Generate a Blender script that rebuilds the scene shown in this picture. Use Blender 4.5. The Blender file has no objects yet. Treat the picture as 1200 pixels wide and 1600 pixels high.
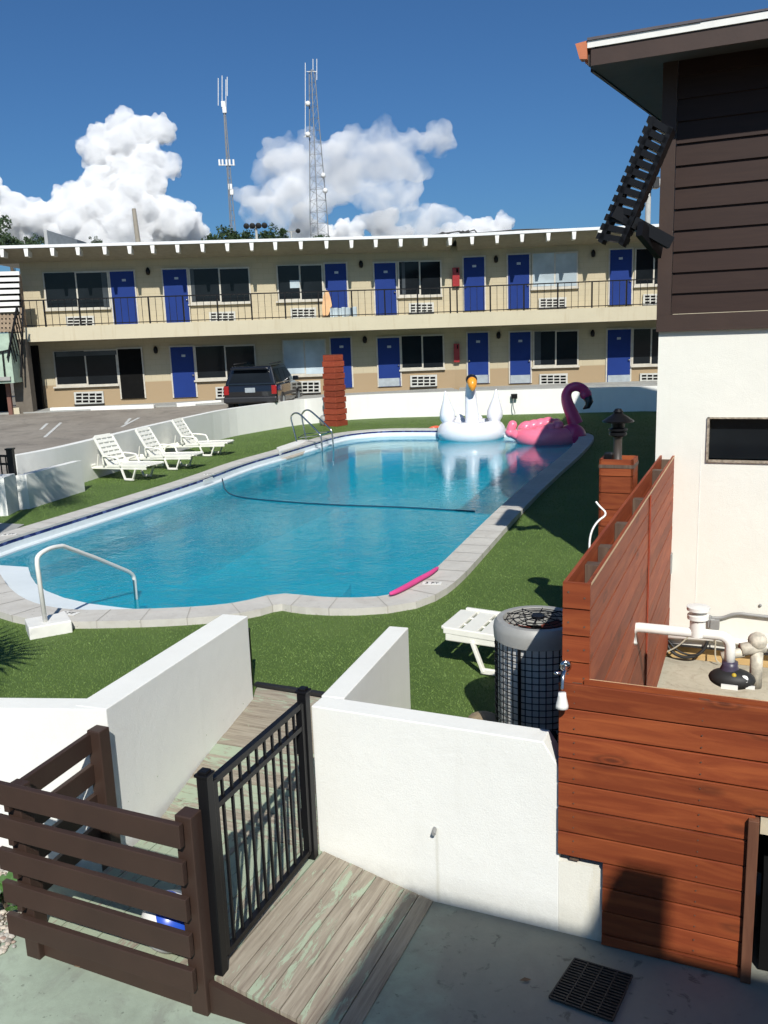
import bpy, bmesh, math, random
import numpy as np
from mathutils import Vector, Matrix, geometry
random.seed(7); rng = np.random.default_rng(7)
R = math.radians
sc = bpy.context.scene
COL = sc.collection
# ------------------------------------------------------------------ camera
F = 1350.0; PITCH = R(11.4); ROLL = R(2.05); H = 2.9
fv = Vector((0, math.cos(PITCH), -math.sin(PITCH)))
r0 = Vector((1, 0, 0)); u0 = Vector((0, math.sin(PITCH), math.cos(PITCH)))
rv = r0*math.cos(ROLL) - u0*math.sin(ROLL); uv = r0*math.sin(ROLL) + u0*math.cos(ROLL)
CP = Vector((0, 0, H))
cam = bpy.data.cameras.new('camera'); cam_o = bpy.data.objects.new('camera', cam); COL.objects.link(cam_o)
cam.sensor_fit = 'VERTICAL'; cam.sensor_height = 24; cam.lens = 24*F/1600
cam.clip_start = 0.05; cam.clip_end = 9000
M = Matrix((rv, uv, -fv)).transposed().to_4x4(); M.translation = CP
cam_o.matrix_world = M; sc.camera = cam_o
# ------------------------------------------------------------------ sun and exposure
SUN_EL = R(41.5); SUN_AZ = math.atan2(0.11, -1.0)           # compass angle of the sun from +Y, clockwise
sl = bpy.data.lights.new('sun', 'SUN'); sl.energy = 5.0; sl.angle = R(0.53); sl.color = (1, 0.965, 0.90)
so = bpy.data.objects.new('sun', sl); COL.objects.link(so)
sd = Vector((math.sin(SUN_AZ)*math.cos(SUN_EL), math.cos(SUN_AZ)*math.cos(SUN_EL), math.sin(SUN_EL)))
so.rotation_euler = sd.to_track_quat('Z', 'Y').to_euler()
sc.view_settings.view_transform = 'Standard'; sc.view_settings.look = 'None'
sc.view_settings.exposure = 0.08; sc.view_settings.gamma = 1
cy = sc.cycles; cy.max_bounces = 11; cy.diffuse_bounces = 3; cy.glossy_bounces = 3; cy.transmission_bounces = 3; cy.transparent_max_bounces = 8
cy.volume_bounces = 9; cy.use_adaptive_sampling = True; cy.adaptive_threshold = 0.03; cy.caustics_reflective = False; cy.caustics_refractive = False
# ------------------------------------------------------------------ photograph-to-world measuring
def ray(x, y): return fv + rv*((x-600)/F) - uv*((y-800)/F)
def G(x, y, z=0.0):
    d = ray(x, y); return CP + d*((z-H)/d.z)
def V(x, y, P, ang):
    n = Vector((-math.sin(R(ang)), math.cos(R(ang)), 0)); d = ray(x, y)
    return CP + d*(n.dot(Vector(P)-CP)/n.dot(d))
def Zat(x, y, X, Y):
    d = ray(x, y); t = (X*d.x+Y*d.y)/(d.x**2+d.y**2); return H+d.z*t
A = Vector((math.cos(R(-24)), math.sin(R(-24)), 0)); B = Vector((math.cos(R(66)), math.sin(R(66)), 0))
UP = Vector((0, 0, 1))
# ------------------------------------------------------------------ world: sky and clouds
w = bpy.data.worlds.new('World'); sc.world = w; w.cycles.sampling_method = 'MANUAL'; w.cycles.sample_map_resolution = 256; w.use_nodes = True
nt = w.node_tree; N = nt.nodes; L = nt.links; N.clear()
def nd(tree, typ, **k):
    n = tree.nodes.new(typ)
    for a, b in k.items(): setattr(n, a, b)
    return n
def mth(tree, op, a, b=None, c=None, clamp=False):
    n = tree.nodes.new('ShaderNodeMath'); n.operation = op; n.use_clamp = clamp
    for i, q in enumerate((a, b, c)):
        if q is None: continue
        if isinstance(q, (int, float)): n.inputs[i].default_value = q
        else: tree.links.new(q, n.inputs[i])
    return n.outputs[0]
sky = N.new('ShaderNodeTexSky'); sky.sky_type = 'NISHITA'; sky.sun_disc = False
sky.sun_elevation = SUN_EL; sky.sun_rotation = SUN_AZ; sky.air_density = 1.0; sky.dust_density = 1.2; sky.ozone_density = 3.2
SKY = 0.054
sc1 = N.new('ShaderNodeVectorMath'); sc1.operation = 'MULTIPLY'; L.new(sky.outputs[0], sc1.inputs[0]); sc1.inputs[1].default_value = (SKY*.58, SKY*1.0, SKY*1.42)
bg = N.new('ShaderNodeBackground'); L.new(sc1.outputs[0], bg.inputs[0]); bg.inputs[1].default_value = 1.0
wo = N.new('ShaderNodeOutputWorld'); L.new(bg.outputs[0], wo.inputs[0])

# ------------------------------------------------------------------ object helpers
OFF = {}
def tag(o, label=None, cat=None, group=None, kind=None):
    if label: o['label'] = label
    if cat: o['category'] = cat
    if group: o['group'] = group
    if kind: o['kind'] = kind
    return o
def thing(name, label, cat, loc=(0, 0, 0), rz=0, group=None, local=False):
    o = bpy.data.objects.new(name, None); COL.objects.link(o); o.empty_display_size = 0.2
    o.location = loc; o.rotation_euler = (0, 0, rz); OFF[o.name] = Vector((0, 0, 0)) if local else Vector(loc)
    return tag(o, label, cat, group)
class MB:
    def __init__(s): s.v = []; s.f = []
    def add(s, vs, fs):
        n = len(s.v); s.v += [Vector(q) for q in vs]; s.f += [tuple(i+n for i in f) for f in fs]; return s
    def poly(s, pts): return s.add(pts, [tuple(range(len(pts)))])
    def hexa(s, p): return s.add(p, [(3,2,1,0),(4,5,6,7),(0,1,5,4),(1,2,6,5),(2,3,7,6),(3,0,4,7)])
    def box(s, c, d, rz=0, mat=None):
        x, y, z = [q/2 for q in d]; m = mat or Matrix.Rotation(rz, 3, 'Z'); c = Vector(c)
        return s.hexa([c + m @ Vector(q) for q in ((-x,-y,-z),(x,-y,-z),(x,y,-z),(-x,y,-z),(-x,-y,z),(x,-y,z),(x,y,z),(-x,y,z))])
    def beam(s, p, q, wd, ht, up=UP):
        p = Vector(p); q = Vector(q); d = (q-p).normalized(); sd_ = d.cross(Vector(up)).normalized(); u_ = sd_.cross(d).normalized()
        a = sd_*wd/2; b = u_*ht/2
        return s.hexa([p-a-b, p+a-b, q+a-b, q-a-b, p-a+b, p+a+b, q+a+b, q-a+b])
    def wall(s, p, q, t, z0, z1):   # upright slab: front line p-q, thickness t to the left of p->q
        p = Vector((p[0], p[1], 0)); q = Vector((q[0], q[1], 0)); d = (q-p).normalized(); n = Vector((-d.y, d.x, 0))*t
        a, b, c, e = p, q, q+n, p+n
        if t < 0: a, b, c, e = e, c, b, a
        return s.hexa([k+UP*z0 for k in (a, b, c, e)]+[k+UP*z1 for k in (a, b, c, e)])
    def prism(s, pts, z0, z1):
        n = len(pts); vs = [(p[0], p[1], z0) for p in pts]+[(p[0], p[1], z1) for p in pts]
        return s.add(vs, [tuple(reversed(range(n))), tuple(range(n, 2*n))]+[(i, (i+1) % n, n+(i+1) % n, n+i) for i in range(n)])
    def extr(s, pts, vec):          # extrude any planar loop
        n = len(pts); vec = Vector(vec); vs = [Vector(p) for p in pts]; vs += [p+vec for p in vs]
        return s.add(vs, [tuple(reversed(range(n))), tuple(range(n, 2*n))]+[(i, (i+1) % n, n+(i+1) % n, n+i) for i in range(n)])
    def tube(s, pts, r, n=10, cap=True, flat=1.0):
        pts = [Vector(p) for p in pts]; k = len(pts); rr = r if isinstance(r, (list, tuple)) else [r]*k
        vs = []; prev = None
        for i, p in enumerate(pts):
            t = (pts[min(i+1, k-1)]-pts[max(i-1, 0)]).normalized()
            if prev is None:
                ref = UP if abs(t.z) < .9 else Vector((1, 0, 0)); x = t.cross(ref).normalized()
            else: x = (prev - t*prev.dot(t)).normalized()
            y = t.cross(x); prev = x
            for j in range(n):
                a = 2*math.pi*j/n; vs.append(p + x*math.cos(a)*rr[i] + y*math.sin(a)*rr[i]*flat)
        fs = [(i*n+j, i*n+(j+1) % n, (i+1)*n+(j+1) % n, (i+1)*n+j) for i in range(k-1) for j in range(n)]
        if cap: fs += [tuple(reversed(range(n))), tuple((k-1)*n+j for j in range(n))]
        return s.add(vs, fs)
    def lathe(s, prof, c=(0, 0, 0), n=24, mat=None):
        c = Vector(c); m = mat or Matrix.Identity(3); vs = []
        for r, z in prof:
            for j in range(n):
                a = 2*math.pi*j/n; vs.append(c + m @ Vector((r*math.cos(a), r*math.sin(a), z)))
        k = len(prof); fs = [(i*n+j, i*n+(j+1) % n, (i+1)*n+(j+1) % n, (i+1)*n+j) for i in range(k-1) for j in range(n)]
        fs += [tuple(reversed(range(n))), tuple((k-1)*n+j for j in range(n))]
        return s.add(vs, fs)
    def ball(s, c, r, n=16, m=10, mat=None):
        r = (r, r, r) if isinstance(r, (int, float)) else r; c = Vector(c); mt = mat or Matrix.Identity(3)
        vs = [c + mt @ Vector((r[0]*math.sin(math.pi*i/m)*math.cos(2*math.pi*j/n), r[1]*math.sin(math.pi*i/m)*math.sin(2*math.pi*j/n), r[2]*math.cos(math.pi*i/m))) for i in range(1, m) for j in range(n)]
        vs += [c + mt @ Vector((0, 0, r[2])), c - mt @ Vector((0, 0, r[2]))]; a, b = len(vs)-2, len(vs)-1
        fs = [((i+1)*n+j, (i+1)*n+(j+1) % n, i*n+(j+1) % n, i*n+j) for i in range(m-2) for j in range(n)]
        fs += [(j, (j+1) % n, a) for j in range(n)] + [((m-2)*n+(j+1) % n, (m-2)*n+j, b) for j in range(n)]
        return s.add(vs, fs)
    def build(s, name, mat, parent=None, smooth=False, bevel=0, sub=0, auto=None, **tg):
        if parent is not None: off = OFF[parent.name]; loc = Vector((0, 0, 0))
        else:
            xs = np.array([tuple(q) for q in s.v]); off = Vector(((xs[:, 0].min()+xs[:, 0].max())/2, (xs[:, 1].min()+xs[:, 1].max())/2, xs[:, 2].min())); loc = off
        me = bpy.data.meshes.new(name); me.from_pydata([tuple(q-off) for q in s.v], [], s.f)
        bm = bmesh.new(); bm.from_mesh(me); bmesh.ops.recalc_face_normals(bm, faces=bm.faces)
        zz_ = [v_.co.z for v_ in bm.verts]
        if max(zz_)-min(zz_) < 1e-4: bmesh.ops.reverse_faces(bm, faces=[f_ for f_ in bm.faces if f_.normal.z < 0])
        bm.to_mesh(me); bm.free()
        if smooth:
            for p in me.polygons: p.use_smooth = True
        me.materials.append(mat); o = bpy.data.objects.new(name, me); COL.objects.link(o); o.location = loc
        if parent is not None: o.parent = parent
        OFF[o.name] = off
        if bevel:
            b = o.modifiers.new('bevel', 'BEVEL'); b.width = bevel; b.segments = 2; b.limit_method = 'ANGLE'; b.angle_limit = R(40)
        if sub:
            u = o.modifiers.new('sub', 'SUBSURF'); u.levels = sub; u.render_levels = sub
        if smooth and auto: 
            me.set_sharp_from_angle(angle=R(auto))
        if tg: tag(o, **tg)
        return o
def copy_tree(o, parent=None):
    c = o.copy(); COL.objects.link(c); c.parent = parent
    for ch in list(o.children): copy_tree(ch, c)
    return c
def arc(c, r, a0, a1, n, ex, ey):
    c = Vector(c); ex = Vector(ex); ey = Vector(ey)
    return [c + ex*r*math.cos(a0+(a1-a0)*i/n) + ey*r*math.sin(a0+(a1-a0)*i/n) for i in range(n+1)]
def smooth_path(pts, it=2):
    pts = [Vector(p) for p in pts]
    for _ in range(it):
        q = [pts[0]]
        for a, b in zip(pts[:-1], pts[1:]): q += [a*.75+b*.25, a*.25+b*.75]
        pts = q+[pts[-1]]
    return pts
# ------------------------------------------------------------------ materials
def newmat(name):
    m = bpy.data.materials.new(name); m.use_nodes = True; t = m.node_tree; b = t.nodes['Principled BSDF']; return m, t, b
def ramp(t, fac, stops):
    r = t.nodes.new('ShaderNodeValToRGB'); e = r.color_ramp.elements
    while len(e) < len(stops): e.new(0.5)
    for k, (p, c) in enumerate(stops): e[k].position = p; e[k].color = (*c, 1)
    t.links.new(fac, r.inputs[0]); return r.outputs[0]
def noise(t, vec, scale, detail=4, rough=.55, dist=0):
    n = t.nodes.new('ShaderNodeTexNoise'); n.inputs['Scale'].default_value = scale; n.inputs['Detail'].default_value = detail
    n.inputs['Roughness'].default_value = rough; n.inputs['Distortion'].default_value = dist
    if vec is not None: t.links.new(vec, n.inputs['Vector'])
    return n.outputs['Fac']
def mixc(t, fac, a, b, mode='MIX'):
    n = t.nodes.new('ShaderNodeMix'); n.data_type = 'RGBA'; n.blend_type = mode
    for i, q in ((0, fac), (6, a), (7, b)):
        if isinstance(q, (int, float)): n.inputs[i].default_value = q
        elif isinstance(q, tuple): n.inputs[i].default_value = (*q, 1)
        else: t.links.new(q, n.inputs[i])
    return n.outputs[2]
def bump(t, b, h, s, d=.01):
    n = t.nodes.new('ShaderNodeBump'); n.inputs['Strength'].default_value = s; n.inputs['Distance'].default_value = d
    t.links.new(h, n.inputs['Height']); t.links.new(n.outputs[0], b.inputs['Normal']); return n
def pos(t): return t.nodes.new('ShaderNodeNewGeometry').outputs['Position']
def objc(t): return t.nodes.new('ShaderNodeTexCoord').outputs['Object']
def mapping(t, vec, scale=(1, 1, 1), rot=(0, 0, 0)):
    n = t.nodes.new('ShaderNodeMapping'); n.inputs['Scale'].default_value = scale; n.inputs['Rotation'].default_value = rot
    t.links.new(vec, n.inputs['Vector']); return n.outputs[0]
def plain(name, col, rough=.5, metal=0, var=.12, nscale=6, bmp=.05, bscale=60, spec=.5, coat=0, bd=.004):
    m, t, b = newmat(name); v = objc(t)
    f = noise(t, v, nscale, 5)
    dk = tuple(c*(1-var) for c in col); lt = tuple(min(1, c*(1+var)) for c in col)
    t.links.new(ramp(t, f, [(.3, dk), (.7, lt)]), b.inputs['Base Color'])
    b.inputs['Roughness'].default_value = rough; b.inputs['Metallic'].default_value = metal; b.inputs['Specular IOR Level'].default_value = spec
    b.inputs['Coat Weight'].default_value = coat
    if bmp: bump(t, b, noise(t, v, bscale, 3), bmp, bd)
    return m
def stucco(name, col, dirt=(.45,.42,.35), amount=.35, low=None):
    m, t, b = newmat(name); v = pos(t)
    f = noise(t, v, 1.3, 6, .65); g = noise(t, mapping(t, v, (7, 7, .7)), 1.0, 5, .6)
    c = ramp(t, f, [(.25, tuple(q*.93 for q in col)), (.7, col)])
    k = mth(t, 'MULTIPLY', ramp(t, g, [(.55, (0, 0, 0)), (.8, (1, 1, 1))]), amount)
    c = mixc(t, k, c, dirt)
    sp = noise(t, v, 26, 3, .7); k2 = ramp(t, sp, [(.68, (0, 0, 0)), (.76, (1, 1, 1))])
    c = mixc(t, mth(t, 'MULTIPLY', k2, .10), c, dirt)
    if low is not None:
        sx = t.nodes.new('ShaderNodeSeparateXYZ'); t.links.new(v, sx.inputs[0])
        mr = t.nodes.new('ShaderNodeMapRange'); t.links.new(sx.outputs['Z'], mr.inputs['Value']); mr.inputs['From Min'].default_value = low+.22; mr.inputs['From Max'].default_value = low
        kk = mth(t, 'MULTIPLY', mth(t, 'MULTIPLY', mr.outputs[0], noise(t, v, 9, 5, .7)), .9, clamp=True)
        c = mixc(t, kk, c, (.33, .32, .27))
    t.links.new(c, b.inputs['Base Color']); b.inputs['Roughness'].default_value = .8; b.inputs['Specular IOR Level'].default_value = .25
    h = mth(t, 'ADD', noise(t, v, 90, 4, .7), mth(t, 'MULTIPLY', noise(t, v, 5, 4, .6, .5), 2.0))
    bump(t, b, h, .30, .006); return m
def wood(name, c1, c2, ang, dark=(.07, .02, .01), rough=.6, knots=True, vertical=False, grain=1.0, rnd=.5):
    m, t, b = newmat(name); g = t.nodes.new('ShaderNodeNewGeometry')
    v = mapping(t, g.outputs['Position'], (1, 1, 1), (0, 0, R(-ang)))
    ofs = t.nodes.new('ShaderNodeVectorMath'); ofs.operation = 'MULTIPLY_ADD'
    cmb = t.nodes.new('ShaderNodeCombineXYZ')
    for i in range(3): t.links.new(g.outputs['Random Per Island'], cmb.inputs[i])
    t.links.new(cmb.outputs[0], ofs.inputs[0]); ofs.inputs[1].default_value = (37, 11, 5); t.links.new(v, ofs.inputs[2])
    sc_ = (14, 14, 1.2) if vertical else (1.3, 13, 13)
    v2 = mapping(t, ofs.outputs[0], sc_)
    w1 = noise(t, v2, 1.1, 5, .55, 1.3); w2 = noise(t, mapping(t, ofs.outputs[0], tuple(q*4 for q in sc_)), 1.4, 4, .7, .3)
    c = ramp(t, w1, [(.22, tuple(q*.9 for q in c1)), (.42, c1), (.72, c2), (.9, c1)])
    c = mixc(t, mth(t, 'MULTIPLY', ramp(t, w2, [(.54, (0, 0, 0)), (.78, (1, 1, 1))]), .22*grain), c, dark)
    br = mth(t, 'MULTIPLY_ADD', g.outputs['Random Per Island'], rnd, 1-rnd*.5)
    hs = t.nodes.new('ShaderNodeHueSaturation'); t.links.new(c, hs.inputs['Color']); t.links.new(br, hs.inputs['Value']); c = hs.outputs[0]
    h = w2
    if knots:
        vo = t.nodes.new('ShaderNodeTexVoronoi'); vo.inputs['Scale'].default_value = 1.0
        t.links.new(mapping(t, ofs.outputs[0], (1.9, 4.2, 5.6) if not vertical else (5, 5, 1.7)), vo.inputs['Vector'])
        dd = mth(t, 'MULTIPLY_ADD', noise(t, v2, 3, 3), .10, vo.outputs['Distance'])
        kn = ramp(t, dd, [(.10, (1, 1, 1)), (.15, (.1, .1, .1)), (.19, (.75, .75, .75)), (.27, (0, 0, 0))])
        c = mixc(t, mth(t, 'MULTIPLY', kn, .7), c, dark)
    t.links.new(c, b.inputs['Base Color']); b.inputs['Roughness'].default_value = rough; b.inputs['Specular IOR Level'].default_value = .25
    bump(t, b, h, .25, .003); return m
mt_white = stucco('white stucco', (.80, .80, .75), low=None, amount=.10)
mt_white_low = stucco('white stucco with soiled foot', (.80, .80, .75), amount=.10, low=-.45)
mt_white2 = stucco('warm white painted wall', (.78, .77, .69), amount=.08)
mt_wood_a = wood("red stained pine", (.20, .043, .015), (.30, .076, .024), -24)
mt_wood_b = wood('red stained pine along fence', (.215, .045, .017), (.31, .078, .028), 66)
mt_wood_p = wood('red stained pillar boards', (.24, .045, .022), (.32, .07, .034), 45, knots=False)
mt_post = wood('old grey brown timber', (.09, .06, .045), (.14, .10, .07), 0, vertical=True)
mt_cut = plain('raw cut timber edge', (.55, .38, .22), .7)
mt_brown = plain('brown painted timber', (.040, .021, .014), .6, var=.14, nscale=3, bmp=.25, bscale=25)
mt_siding = wood('brown lap siding paint', (.028, .0145, .011), (.034, .018, .013), -24, dark=(.045, .022, .016), rough=.6, knots=False, grain=.4, rnd=.12)
mt_blackm = plain('black powder coated metal', (.006, .006, .007), .4, var=.1, bmp=0, spec=.25)
mt_grey = plain('grey fitting', (.25, .25, .24), .5)
mt_plas = plain('white resin plastic', (.78, .77, .69), .38, var=.05, nscale=4, bmp=.03)
mt_pvc = plain('white plastic pipe', (.80, .79, .74), .3, var=.03, bmp=0)
mt_chrome = plain('polished steel', (.62, .62, .60), .14, 1, .03, bmp=0)
mt_galv = plain('grey conduit', (.30, .30, .29), .45, .2, bmp=0)
mt_screw = plain('dull screw head', (.12, .08, .06), .5, .3, bmp=0)
mt_rubber = plain('black rubber', (.015, .015, .015), .6, bmp=.1)
def concrete(name, stops, rough=.85, stains=None, scale=1.0, bm=.3):
    m, t, b = newmat(name); v = pos(t)
    f = mth(t, 'ADD', mth(t, 'MULTIPLY', noise(t, v, 1.1*scale, 7, .62, .4), .7), mth(t, 'MULTIPLY', noise(t, v, 9*scale, 5, .7), .3))
    c = ramp(t, f, stops)
    if stains:
        k = ramp(t, noise(t, v, 2.3*scale, 6, .7, .8), [(.50, (0, 0, 0)), (.66, (1, 1, 1))]); c = mixc(t, mth(t, 'MULTIPLY', k, stains[1]), c, stains[0])
        k = ramp(t, noise(t, v, 17*scale, 3, .6), [(.66, (0, 0, 0)), (.72, (1, 1, 1))]); c = mixc(t, mth(t, 'MULTIPLY', k, .5), c, (.035, .03, .025))
    t.links.new(c, b.inputs['Base Color']); b.inputs['Roughness'].default_value = rough
    bump(t, b, noise(t, v, 45, 5, .7), bm, .004); return m
mt_mint = concrete('worn mint painted concrete', [(.3, (.24, .28, .22)), (.55, (.33, .395, .31)), (.75, (.38, .44, .35))], stains=((.19, .185, .165), .45), scale=1.2)
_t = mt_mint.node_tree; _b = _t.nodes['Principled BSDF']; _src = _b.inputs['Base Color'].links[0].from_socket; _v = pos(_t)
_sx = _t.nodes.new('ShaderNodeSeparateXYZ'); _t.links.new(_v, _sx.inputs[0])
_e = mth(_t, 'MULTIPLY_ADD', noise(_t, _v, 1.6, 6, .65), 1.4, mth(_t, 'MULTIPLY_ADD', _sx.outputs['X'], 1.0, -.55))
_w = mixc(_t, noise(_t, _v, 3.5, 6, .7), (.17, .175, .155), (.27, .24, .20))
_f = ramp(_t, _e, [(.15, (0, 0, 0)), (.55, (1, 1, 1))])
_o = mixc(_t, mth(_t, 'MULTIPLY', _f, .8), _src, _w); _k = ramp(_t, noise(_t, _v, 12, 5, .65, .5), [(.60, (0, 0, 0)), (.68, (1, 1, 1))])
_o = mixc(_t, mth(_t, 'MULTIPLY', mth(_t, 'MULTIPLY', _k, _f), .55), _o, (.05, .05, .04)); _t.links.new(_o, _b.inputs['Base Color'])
mt_coping = concrete('pale coping pavers', [(.3, (.46, .44, .40)), (.6, (.56, .54, .49)), (.8, (.62, .60, .55))], stains=((.40, .37, .32), .4), scale=1.5)
mt_asph = concrete('sun bleached asphalt', [(.3, (.19, .165, .135)), (.55, (.27, .24, .20)), (.8, (.33, .30, .255))], stains=((.10, .09, .08), .5), scale=.6)
mt_walk = concrete('grey walkway concrete', [(.3, (.28, .28, .26)), (.7, (.38, .38, .35))], stains=((.22, .21, .19), .3))
mt_yard = concrete('beige rough slab', [(.3, (.36, .33, .25)), (.7, (.48, .44, .34))], stains=((.26, .22, .16), .6), scale=2)
mt_soil = concrete('dry ground', [(.3, (.14, .12, .09)), (.7, (.24, .21, .16))])
mt_line = plain('worn white line paint', (.55, .55, .52), .8, var=.3, nscale=14)
mt_ply = wood('bare plywood', (.52, .35, .15), (.62, .43, .20), -24, dark=(.35, .2, .08), rough=.8)
# deck: peeling mint paint over grey boards
def deckmat():
    m, t, b = newmat('peeling deck boards'); g = t.nodes.new('ShaderNodeNewGeometry'); v = g.outputs['Position']
    tcg = t.nodes.new('ShaderNodeUVMap')
    u = tcg.outputs[0]
    gr = noise(t, mapping(t, u, (1.5, 26, 1)), 1.6, 6, .65, .5)
    wd = ramp(t, gr, [(.3, (.17, .135, .105)), (.5, (.27, .235, .18)), (.7, (.35, .31, .245))])
    pf = mth(t, 'ADD', mth(t, 'MULTIPLY', noise(t, mapping(t, u, (1.6, 9, 1)), 2.2, 8, .72, .6), .75), mth(t, 'MULTIPLY', g.outputs['Random Per Island'], .16))
    at = t.nodes.new('ShaderNodeAttribute'); at.attribute_name = 'paint'
    pf = mth(t, 'ADD', pf, at.outputs['Fac'])
    k = ramp(t, pf, [(.53, (0, 0, 0)), (.56, (1, 1, 1))])
    c = mixc(t, mth(t, 'MULTIPLY', k, .9), wd, mixc(t, noise(t, v, 7, 4), (.27, .33, .235), (.36, .43, .31)))
    t.links.new(c, b.inputs['Base Color']); b.inputs['Roughness'].default_value = .8
    bump(t, b, mth(t, 'ADD', gr, mth(t, 'MULTIPLY', k, .25)), .5, .004); return m
mt_deck = deckmat()
def glassmat(name, tint, rough=.06):
    m, t, b = newmat(name); v = pos(t)
    t.links.new(ramp(t, noise(t, v, .9, 3), [(.35, tint), (.7, tuple(q*1.6 for q in tint))]), b.inputs['Base Color'])
    b.inputs['Roughness'].default_value = rough; b.inputs['Specular IOR Level'].default_value = .22; b.inputs['IOR'].default_value = 1.45
    bump(t, b, noise(t, v, 1.5, 2), .04, .02); return m
mt_glass = glassmat('dark window glass', (.008, .010, .012))
mt_curt = glassmat('window glass over pale curtain', (.34, .40, .43), .15)
mt_haze_curt = glassmat('glass over dim curtain', (.045, .052, .058), .12)
mt_alu = plain('cream window frame', (.50, .47, .40), .5)
mt_door = plain('royal blue door paint', (.010, .032, .17), .5, spec=.2, var=.06, nscale=2, bmp=.03)
mt_kick = plain('dull metal kick plate', (.38, .42, .44), .45, .3)
mt_acw = plain('off white louvred grille', (.50, .50, .46), .5)
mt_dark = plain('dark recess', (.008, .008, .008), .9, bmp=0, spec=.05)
def block():
    m, t, b = newmat('beige painted block wall'); v = pos(t)
    br = t.nodes.new('ShaderNodeTexBrick'); br.inputs['Scale'].default_value = 1
    br.inputs['Brick Width'].default_value = .4; br.inputs['Row Height'].default_value = .2; br.inputs['Mortar Size'].default_value = .006; br.inputs['Mortar Smooth'].default_value = .4
    cx = t.nodes.new('ShaderNodeSeparateXYZ'); t.links.new(v, cx.inputs[0]); cc = t.nodes.new('ShaderNodeCombineXYZ'); t.links.new(cx.outputs['X'], cc.inputs[0]); t.links.new(cx.outputs['Z'], cc.inputs[1])
    t.links.new(cc.outputs[0], br.inputs['Vector'])
    br.inputs['Color1'].default_value = (.50, .43, .29, 1); br.inputs['Color2'].default_value = (.47, .405, .275, 1); br.inputs['Mortar'].default_value = (.40, .34, .22, 1)
    mr = t.nodes.new('ShaderNodeAttribute'); mr.attribute_name = 'dado'
    c = mixc(t, mr.outputs['Fac'], br.outputs['Color'], (.34, .24, .135))
    c = mixc(t, mth(t, 'MULTIPLY', noise(t, v, 1.2, 6, .7), .3), c, (.33, .29, .20), 'MIX')
    t.links.new(c, b.inputs['Base Color']); b.inputs['Roughness'].default_value = .8
    bump(t, b, br.outputs['Fac'], -.3, .006); return m
mt_block = block()
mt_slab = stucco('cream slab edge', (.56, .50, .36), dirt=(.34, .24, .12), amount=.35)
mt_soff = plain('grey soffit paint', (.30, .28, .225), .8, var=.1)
mt_fascia = plain('white roof edge metal', (.72, .73, .72), .4, var=.08)
mt_whitep = plain('white paint', (.76, .75, .70), .5, var=.06)
mt_redp = plain('red enamel', (.30, .02, .02), .4)
def lawnmat():
    m, t, b = newmat('artificial turf'); v = pos(t)
    f = mth(t, 'ADD', mth(t, 'MULTIPLY', noise(t, v, .8, 5, .6), .5), mth(t, 'MULTIPLY', noise(t, v, 60, 4, .8), .5))
    t.links.new(ramp(t, f, [(.3, (.055, .095, .022)), (.5, (.085, .14, .033)), (.7, (.125, .185, .05))]), b.inputs['Base Color'])
    b.inputs['Roughness'].default_value = .7; b.inputs['Specular IOR Level'].default_value = .25
    bump(t, b, noise(t, v, 110, 5, .8), .7, .012); return m
mt_lawn = lawnmat()
def blademat():
    m, t, b = newmat('turf blades'); g = t.nodes.new('ShaderNodeNewGeometry')
    f = mth(t, 'MULTIPLY_ADD', noise(t, g.outputs['Position'], .9, 4), .7, mth(t, 'MULTIPLY', g.outputs['Random Per Island'], .35))
    t.links.new(ramp(t, f, [(.3, (.10, .165, .040)), (.55, (.16, .245, .068)), (.8, (.19, .275, .08))]), b.inputs['Base Color'])
    b.inputs['Roughness'].default_value = .6; b.inputs['Specular IOR Level'].default_value = .2
    return m
mt_blade = blademat()

# ================================================================== SETTING
# foreground concrete
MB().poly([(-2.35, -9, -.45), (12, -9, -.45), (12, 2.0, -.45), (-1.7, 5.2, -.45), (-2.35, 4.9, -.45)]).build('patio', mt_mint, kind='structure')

# ---- pool outline (inner edge of the coping), measured on the ground
inner_px = [(0,846),(23,838),(130,805),(240,771),(322,745),(382,722),(440,706),(493,690),(530,679),(565,674),(610,671),(700,671),(800,672),(880,675),(903,679),(905,686),(880,710),(840,741),(796,778),(745,826),(692,878),(665,902),(640,919),(612,930),(560,934),(500,933),(439,925),(405,933),(373,941),(330,946),(280,949),(230,951),(187,952),(140,953),(105,952),(72,947),(45,939),(24,927),(10,913),(2,899)]
inner = [G(x, y, .08).to_2d() for x, y in inner_px]
a0 = G(-6, 889, .08).to_2d()
inner += [a0, a0+Vector((-1.3, .15))]
pl = (inner[0]-inner[1]).normalized()
inner = [inner[0]+pl*1.1] + inner
def chaikin(p, it=2):
    for _ in range(it):
        q = []
        for i in range(len(p)):
            a, b = p[i], p[(i+1) % len(p)]; q += [a*.75+b*.25, a*.25+b*.75]
        p = q
    return p
inner = chaikin(inner, 2)
def area(p): return sum(p[i].x*p[(i+1) % len(p)].y-p[(i+1) % len(p)].x*p[i].y for i in range(len(p)))/2
if area(inner) < 0: inner.reverse()
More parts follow.
